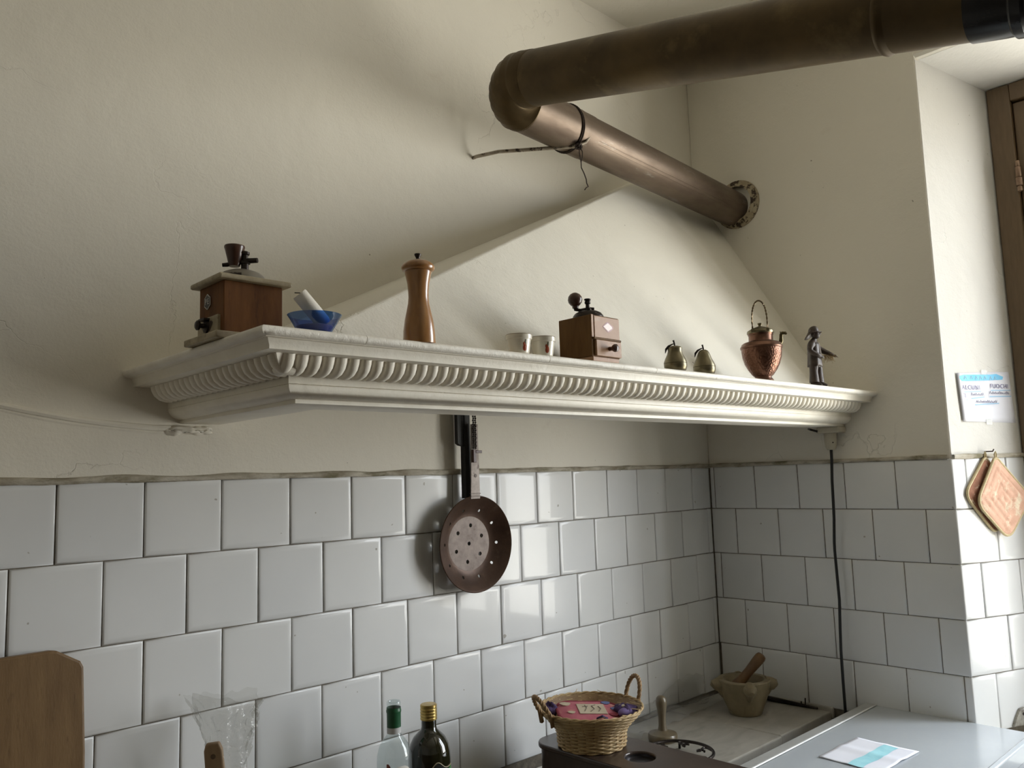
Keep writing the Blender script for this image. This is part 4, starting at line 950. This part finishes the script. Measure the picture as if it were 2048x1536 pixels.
# ------------------------------------------------------------------ wicker basket and its contents
wick = M('straw wicker', (.50, .36, .18), (.38, .25, .11), (.62, .49, .28), scale=30, rough=.55, bs=.3, bscale=200, lo3=.58, hi3=.70, scale3=50)
wick_d = M('darker twisted wicker', (.32, .20, .09), (.22, .13, .055), (.46, .33, .17), scale=40, rough=.55, bs=.3, bscale=200, lo3=.60, hi3=.70, scale3=50)
BC = Vector((-.952, -.243, -.5195))
bs = thing('wicker_basket', 'round straw wicker basket with two twisted loop handles, on the brown box', 'basket', tuple(BC))
def brad(z):
    P_ = [(0, .078), (.012, .081), (.030, .0815), (.040, .084), (.050, .090), (.062, .101), (.075, .1135), (.086, .1235)]
    for (a, ra), (b_, rb_) in zip(P_[:-1], P_[1:]):
        if z <= b_: return ra + (rb_ - ra) * (z - a) / (b_ - a)
    return P_[-1][1]
NS = 26
for k in range(21):
    z = .0025 + k * .0042; R0 = brad(z); pts = []
    for i in range(NS * 4):
        a_ = 2 * pi * i / (NS * 4); w_ = cos(NS * a_ / 2 + k * pi); rs_ = noise.noise((cos(a_) * 3, sin(a_) * 3, k * .9))
        pts.append(((R0 + .0022 * w_) * cos(a_), (R0 + .0022 * w_) * sin(a_), z + .0011 * rs_))
    obj('strand', MB().tube(pts, .00255, 6, closed=True), wick, bs, smooth='all', fix=False)
stk = MB()
for i in range(NS):
    a_ = 2 * pi * (i + .25) / NS
    stk.tube([(brad(z) * cos(a_), brad(z) * sin(a_), z) for z in [j * .0086 for j in range(11)]], .0016, 6)
obj('stakes', stk, wick_d, bs, smooth='all', fix=False)
rim = MB()
for ph in (0, pi): rim.tube([((.1245 + .002 * cos(i * .9 + ph)) * cos(2 * pi * i / 120), (.1245 + .002 * cos(i * .9 + ph)) * sin(2 * pi * i / 120), .0895 + .002 * sin(i * .9 + ph)) for i in range(120)], .0024, 6, closed=True)
obj('rim', rim, wick, bs, smooth='all', fix=False)
lin = MB().lathe([(.0001, .003), (.075, .003), (.0775, .030), (.083, .044), (.098, .062), (.1205, .088)], 48, cap=False); obj('lining', lin, wick_d, bs, smooth=1)
sti = MB(); r_ = random.Random(5)
for i in range(14):
    a_ = r_.uniform(0, 2 * pi); p_ = Vector((.124 * cos(a_), .124 * sin(a_), .090)); d = Vector((-sin(a_) * r_.choice((-1, 1)), cos(a_), r_.uniform(.05, .35))).normalized(); sti.tube([p_ - d * .004, p_ + d * r_.uniform(.012, .03)], [.0013, .0006], 5)
obj('loose_ends', sti, wick, bs)
az = math.atan2(-.753, .657) + radians(34)
for a0, tall, wide, tilt in ((az, .058, .026, .016), (az + pi, .050, .024, .030)):
    hn = MB(); n_ = 40; base = []
    for i in range(n_ + 1):
        th = pi * i / n_; s_ = -cos(th) * wide * (1 + .10 * sin(th)); h_ = sin(th) ** .8 if 0 < th < pi else 0
        base.append(Vector((.124 + tilt * h_, s_, .080 + tall * h_ + (.004 if 0 < i < n_ else -.014))))
    for ph in (0, 2 * pi / 3, 4 * pi / 3):
        pts = []
        for i, p in enumerate(base):
            d = (base[min(n_, i + 1)] - base[max(0, i - 1)]).normalized(); n1 = d.orthogonal().normalized() if 0 else Vector((1, 0, 0)).cross(d).cross(d).normalized(); n2 = d.cross(n1)
            pts.append(p + n1 * (.0030 * cos(i * .8 + ph)) + n2 * (.0030 * sin(i * .8 + ph)))
        hn.tube(pts, .0029, 6, T=RZ(a0))
    obj('handle', hn, wick_d, bs, smooth='all', fix=False)
pink = M('pink printed cotton', (.48, .135, .165), (.40, .095, .125), (.50, .22, .18), scale=26, rough=.85, bs=.2, bscale=200, lo3=.55, hi3=.68, scale3=20)
crim = M('crimson piping', (.26, .030, .045), (.20, .02, .035), rough=.8)
purple = M('purple cotton', (.060, .030, .105), (.040, .018, .070), scale=60, rough=.8, bs=.2, bscale=200)
beige = M('beige printed patch', (.52, .44, .32), (.46, .38, .27), scale=40, rough=.85)
pk = thing('fabric_potholder', 'pink printed fabric potholder with a beige patch, lying in the wicker basket', 'potholder', (BC.x - .004, BC.y - .003, BC.z + .077))
PM = RZ(radians(-38)) @ RX(radians(7)) @ RY(radians(4))
ol = rrect(-.080, .078, -.062, .062, .042, 8)
mb = MB(); vs = []; fs = []; n = len(ol); K = 8
for i in range(K + 1):
    r = i / K
    for x_, y_ in ol: vs.append((x_ * r, y_ * r, .008 * (1 - r ** 4) + .0012 * noise.noise((x_ * r * 40, y_ * r * 40, 0))))
for i in range(K):
    for k in range(n): fs.append((i * n + k, i * n + (k + 1) % n, (i + 1) * n + (k + 1) % n, (i + 1) * n + k))
b0 = len(vs)
for x_, y_ in ol: vs.append((x_, y_, -.006))
for k in range(n): fs.append((K * n + k, K * n + (k + 1) % n, b0 + (k + 1) % n, b0 + k))
fs.append(tuple(b0 + k for k in range(n))); mb.add(vs, fs, PM)
pad = obj('pad', mb, pink, pk, smooth=1)
obj('piping', MB().tube([(x_, y_, -.001) for x_, y_ in ol], .0042, 8, closed=True, T=PM), crim, pk, smooth=1)
pat = obj('patch', MB().box((-.032, -.032, .0078), (.036, .026, .0098), PM), beige, pk, bevel=.001)
sk_m = M('grey brown print', (.20, .16, .12), rough=.8)
for pts in ([(-.018, -.02, .0101), (-.01, .0, .0101), (-.012, .016, .0101)], [(-.004, -.022, .0101), (.008, -.006, .0101), (.004, .012, .0101), (.014, .018, .0101)], [(.016, -.02, .0101), (.024, -.004, .0101), (.02, .01, .0101)], [(-.02, .006, .0101), (-.006, .01, .0101)]):
    obj('print_line', MB().tube(pts, .0011, 5, T=PM), sk_m, pat)
spots = ((-.058, .030, .013, beige), (.045, .040, .011, M('slate blue print', (.12, .15, .30), rough=.85)), (.060, .004, .010, MATS['slate blue print']), (.052, -.030, .012, crim), (-.05, -.02, .009, beige))
for x_, y_, r_0, mm in spots: obj('printed_spot', MB().prism([(x_ + r_0 * cos(t) * (1 + .2 * sin(3 * t)), y_ + r_0 * .8 * sin(t), .0062) for t in [2 * pi * i / 12 for i in range(12)]], (0, 0, .0016), PM), mm, pk)
obj('loop', MB().tube([(.004, -.060, 0), (.002, -.072, .014), (.012, -.076, .021), (.024, -.072, .014), (.026, -.058, 0)], .0032, 8, T=PM), purple, pk, smooth=1)
def cloth(name, label, c0, sz, seed, mat):
    mb = MB()
    def fn(u, v):
        th = 2 * pi * u; ph = pi * (v * .98 + .01); k = 1 + .45 * noise.noise((cos(th) * 2 + seed, sin(th) * 2, v * 4)) + .2 * noise.noise((cos(th) * 5 + seed, sin(th) * 5, v * 9))
        return (sz[0] * k * sin(ph) * cos(th), sz[1] * k * sin(ph) * sin(th), -sz[2] * k * cos(ph))
    mb.grid(fn, 32, 20); return tag(obj(name, mb, mat, smooth='all', loc=tuple(c0)), label, 'cloth')
r_v, v_v = Vector((.657, -.753, 0)), Vector((.753, .657, 0))
pc_ = cloth('purple_cloth', 'crumpled purple cloth tucked in the right side of the basket', BC + r_v * .083 + v_v * .005 + Vector((0, 0, .075)), (.026, .030, .017), 2, purple)
obj('pale_print', MB().sphere((-.006, .004, .014), .008, 12, 8, (1, 1.2, .5)), beige, pc_, smooth='all')
lil = M('lilac cotton', (.19, .13, .30), (.15, .10, .25), rough=.8)
obj('fold', MB().sphere(tuple(v_v * -.022 + Vector((0, 0, .005))), .017, 16, 10, (1.3, .8, .6)), lil, pc_, smooth='all')
cloth('purple_cloth', 'dark purple cloth end at the left handle of the basket', BC - r_v * .098 + Vector((0, 0, .080)), (.016, .018, .017), 7, purple)

# ------------------------------------------------------------------ on the counter
mm_ = M('stained old marble', (.255, .205, .120), (.175, .138, .075), (.36, .31, .21), scale=16, rough=.5, bs=.3, bscale=60, lo3=.58, hi3=.70, scale3=18)
mt = thing('stone_mortar', 'old stained marble mortar with carved lugs, in the corner of the worktop', 'mortar', (-.192, -.205, CT))
obj('bowl', MB().lathe([(.0001, 0), (.046, 0), (.050, .003), (.054, .016), (.0655, .045), (.0755, .078), (.0795, .096), (.0810, .102), (.0785, .1045), (.0625, .1045), (.0590, .1015), (.052, .070), (.035, .040), (.0001, .032)], 48), mm_, mt, smooth=1)
for k in range(4):
    a_ = math.atan2(-.9, .43) + radians(18) + k * pi / 2
    lg = MB().tube([(.066, 0, .088), (.082, 0, .087), (.094, 0, .084), (.0985, 0, .080)], [.021, .020, .0165, .008], 14, T=RZ(a_))
    lg.tube([(.0675, 0, .085), (.070, 0, .066), (.066, 0, .050)], [.015, .012, .004], 12, T=RZ(a_)); obj('lug', lg, mm_, mt, smooth=1)
pw = M('dark pestle wood', (.16, .085, .032), (.11, .055, .020), scale=14, rough=.45, stretch=(4, 4, 1), bs=.1, bscale=80)
pd = Vector((.40, -.52, .75)).normalized()
pst = MB().lathe([(.0001, -.058), (.014, -.056), (.021, -.044), (.0225, -.028), (.0195, -.008), (.0150, .010), (.0140, .045), (.0165, .085), (.0165, .100), (.0135, .108), (.0080, .111), (.0001, .112)], 24, align(pd))
tag(obj('wooden_pestle', pst, pw, smooth=1, loc=(-.200, -.196, CT + .092)), 'brown wooden pestle leaning out of the stone mortar', 'pestle')
ol_m = M('olive brown turned wood', (.16, .125, .075), (.12, .09, .052), scale=14, rough=.32, bs=.06, bscale=60, stretch=(3, 3, 1), coat=.2)
tag(obj('wooden_masher', MB().lathe([(.0001, 0), (.039, 0), (.0410, .003), (.0410, .016), (.0385, .0195), (.022, .0225), (.0130, .028), (.0105, .040), (.0105, .062), (.0130, .082), (.0155, .097), (.0158, .106), (.0135, .1145), (.0080, .1195), (.0001, .121)], 36), ol_m, smooth=1, loc=(-.566, -.166, CT)),
    'turned wooden masher with a round foot, standing behind the basket', 'masher')
tv = thing('iron_trivet', 'round black wrought iron trivet with scrolls, behind the brown box', 'trivet', (-.668, -.292, CT))
obj('ring', MB().tube([(.088 * cos(2 * pi * i / 48), .088 * sin(2 * pi * i / 48), .020) for i in range(48)], .0042, 8, closed=True), darkmetal, tv, smooth=1)
for k in range(6):
    a_ = k * pi / 3 + .2
    pts = [(.086 - .030 * t_, .004 + .024 * sin(t_ * pi) + .003, .020) for t_ in [i / 10 for i in range(11)]] + [(.056 + .010 * cos(b_), .004 + .010 * sin(b_), .020) for b_ in [pi - i * .6 for i in range(7)]]
    obj('scroll', MB().tube(pts, .0030, 6, T=RZ(a_)), darkmetal, tv, smooth=1)
for k in range(3):
    a_ = k * 2 * pi / 3 + .6; obj('leg', MB().tube([(.086 * cos(a_), .086 * sin(a_), .021), (.088 * cos(a_), .088 * sin(a_), .001)], .0035, 8), darkmetal, tv)
film = mat_thin_glass('clear plastic film', (.90, .90, .89), .50, .10, .12, .8)
pf = MB()
def ff(u, v):
    x_ = -.73 + .60 * u; q = noise.noise((u * 6, v * 3, 1.3)); q2 = noise.noise((u * 17, v * 7, 4.1)); q3 = noise.noise((u * 40, v * 14, 7.7))
    if v < .5:
        k = v / .5; y_ = -.018 - .010 * q; z_ = .006 + (.070 + .030 * sin(u * 9) * sin(u * 3.1)) * (1 - k)
    else:
        k = (v - .5) / .5; y_ = -.018 - .10 * k * (1 - .3 * u); z_ = .006 + .018 * sin(k * pi) * (1 + q)
    return (x_, min(-.010, y_ + .010 * q2), max(.002, z_ + .012 * q * (1 - v) + .006 * q2 + .003 * q3))
tag(obj('plastic_bag', pf.grid(ff, 110, 44), film, smooth='all', loc=(0, 0, CT), fix=False), 'crumpled clear plastic bag lying on the worktop along the tiles', 'bag')
rd = thing('iron_skewer', 'thin black iron rod with two prongs, against the tiles behind the mortar', 'rod', (-.026, -.25, CT))
rdm = MB().tube([(0, .12, .010), (-.001, .02, .008), (.001, -.105, .005)], [.007, .0075, .0035], 8); obj('shaft', rdm, darkmetal, rd, smooth=1)
for y_ in (-.052, -.066): obj('prong', MB().tube([(0, y_, .006), (.0, y_ - .001, .030 if y_ < -.06 else .018)], .0022, 6), darkmetal, rd)

# bottles
clear = mat_thin_glass('clear bottle glass', (.86, .90, .90), .42, .02, .06)
bt = thing('wine_bottle', 'clear glass bottle with a green capsule, left of the dark bottle', 'bottle', (-1.466, -.150, CT)); BH = .286
obj('glass', MB().lathe([(.0001, .004), (.030, .001), (.0350, .004), (.0362, .012), (.0362, .165), (.0355, .178), (.0310, .196), (.0235, .209), (.0165, .217), (.0142, .223), (.0140, BH - .012), (.0148, BH - .010), (.0148, BH - .003), (.0138, BH), (.0112, BH), (.0104, BH - .003)], 48), clear, bt, smooth=1)
obj('capsule', MB().lathe([(.0147, .2345), (.0148, .262), (.0158, .265), (.0158, .268), (.0149, .2705), (.0149, .2735)], 36, cap=False), M('dark green foil', (.012, .075, .030), (.018, .10, .04), scale=40, rough=.35), bt, smooth=1)
obj('neck_band', MB().lathe([(.0148, .2225), (.0149, .2345)], 36, cap=False), M('silver grey foil', (.55, .55, .54), (.46, .46, .45), scale=60, rough=.4), bt, smooth=1)
def wrap(name, r, a0, a1, z0, z1, mat, parent, zf=None):
    return obj(name, MB().grid(lambda u, v: (r * cos(a0 + (a1 - a0) * u), r * sin(a0 + (a1 - a0) * u), z0 + ((zf(u) if zf else z1) - z0) * v), 20, 4), mat, parent, smooth='all')
vb = math.atan2(-1.47, -1.03)
wrap('label', .0366, vb - .95, vb + .95, .06, .172, M('white wine label', (.70, .68, .62), (.62, .60, .52), scale=60, rough=.6), bt, lambda u: .168 - .016 * abs(u - .6) * 2 + .004 * sin(u * 9))
wrap('label_print', .0369, vb - .45, vb + .12, .06, .166, M('faded red print', (.26, .085, .065), (.20, .06, .05), scale=90, rough=.6), bt, lambda u: .170 - .016 * u + .004 * sin(u * 7))
ob = thing('oil_bottle', 'dark glass oil bottle with a gold screw cap, right of the clear bottle', 'bottle', (-1.376, -.152, CT)); OH = .262
dark = M('near-black olive glass', (.010, .010, .004), (.014, .013, .005), rough=.06, coat=.6)
obj('glass', MB().lathe([(.0001, .002), (.042, 0), (.0450, .004), (.0455, .012), (.0455, .150), (.0445, .166), (.0410, .181), (.0340, .194), (.0240, .204), (.0175, .210), (.0162, .216), (.0160, OH - .022)], 56), dark, ob, smooth=1)
gold = M('gold screw cap', (.55, .40, .14), (.46, .32, .10), scale=30, rough=.3, metal=.85)
cp = [(.0176, OH - .032)]
for k in range(4): z_ = OH - .0315 + k * .0062; cp += [(.0182, z_ + .0006), (.0182, z_ + .0036), (.0174, z_ + .0048), (.0174, z_ + .0056)]
cp += [(.0180, OH - .006), (.0178, OH - .0012), (.0165, OH), (.0001, OH + .0003)]
obj('screw_cap', MB().lathe(cp, 40), gold, ob, smooth=1, angle=25)
vo_ = math.atan2(-1.465, -1.124)
wrap('label', .0459, vo_ - .7, vo_ + 1.35, .04, .140, M('black label', (.012, .014, .012), rough=.4), ob, lambda u: .128 + .018 * math.exp(-((u - .52) / .16) ** 2) + .012 * u)
wrap('label_side', .0462, vo_ + .85, vo_ + 1.35, .04, .134, M('bright green label', (.05, .30, .05), (.04, .24, .04), rough=.4), ob, lambda u: .128 + .01 * u)
lr = .0464
for dz, rr, mt_ in ((0, .0010, gold), (-.012, .0006, gold)):
    obj('label_line', MB().tube([(lr * cos(vo_ - .7 + 2.05 * u), lr * sin(vo_ - .7 + 2.05 * u), dz + .128 + .018 * math.exp(-((u - .52) / .16) ** 2) + .012 * u) for u in [i / 40 for i in range(41)]], rr, 5), M('muted gold line', (.40, .34, .22), rough=.4), ob)

# cellophane bag with a wooden spoon, cutting board
cel = mat_thin_glass('crackled cellophane', (.93, .93, .92), .50, .06, .05, .9)
wb_ = thing('wooden_spoon', 'pale wooden spatula with a hole in its end, standing in the cellophane bag', 'utensil', (-1.797, -.085, CT))
lw_m = M('pale kitchen wood', (.36, .25, .15), (.29, .195, .115), scale=10, rough=.6, stretch=(5, 5, 1), bs=.1, bscale=80)
sp_ = MB(); outl = [(-.020, 0), (.020, 0), (.021, .10), (.0175, .19), (.0165, .262), (.012, .2755), (-.012, .2755), (-.0165, .262), (-.0175, .19), (-.021, .10)]
sp_.prism([(x_, -.006, z_) for x_, z_ in outl], (0, .012, 0), RY(radians(-6)) @ RZ(radians(-38)))
obj('blade', sp_, lw_m, wb_, bevel=.003)
obj('hang_hole', MB().lathe([(.0046, 0), (.0046, .0006), (.003, .0008)], 14, RY(radians(-6)) @ RZ(radians(-38)) @ TR(0, -.006, .252) @ RX(radians(90))), M('ring of old stain', (.12, .075, .04), rough=.7), wb_)
bg_ = MB(); 
def cf(u, v):
    th = 2 * pi * u; z = .350 * v; k = .034 - .006 * v + .026 * max(0, v - .66) ** 1.0 * 2.2
    fl = noise.noise((cos(th) * 1.6, sin(th) * 1.6, v * 6)); f2 = noise.noise((cos(th) * 4, sin(th) * 4, v * 15)); f3 = noise.noise((cos(th) * 9, sin(th) * 9, v * 26))
    r = k * (1 + .38 * fl + .24 * f2 + .10 * f3); r2 = r * (1.05 if v < .66 else 1.05 + .5 * (v - .66) * 3)
    x_, y_ = r2 * cos(th), r * .66 * sin(th)
    a_ = radians(-42); return (x_ * cos(a_) - y_ * sin(a_) - .006 * v, x_ * sin(a_) + y_ * cos(a_), z + .022 * v * fl + .012 * v * f2)
bag = tag(obj('cellophane_bag', bg_.grid(cf, 72, 64), cel, smooth=None, loc=(-1.795, -.086, CT), fix=False), 'crumpled clear cellophane bag standing open against the tiles', 'bag')
cbm = M('scratched beech board', (.200, .118, .048), (.150, .084, .032), (.095, .050, .018), scale=7, rough=.5, bs=.15, bscale=70, stretch=(5, 5, .8), lo3=.60, hi3=.74, scale3=16)
cb_ = MB(); bo_ = [(-.30, 0), (.105, 0), (.107, .30), (.104, .440), (.099, .4505), (.062, .4735), (.052, .4755), (-.30, .4745)]
cb_.prism([(x_, -.012, z_) for x_, z_ in bo_], (0, .022, 0), RX(radians(-4.2)))
tag(obj('cutting_board', cb_, cbm, bevel=.004, bseg=3, loc=(-2.140, -.058, CT)), 'brown wooden cutting board leaning on the tiles at the left edge', 'cutting board')
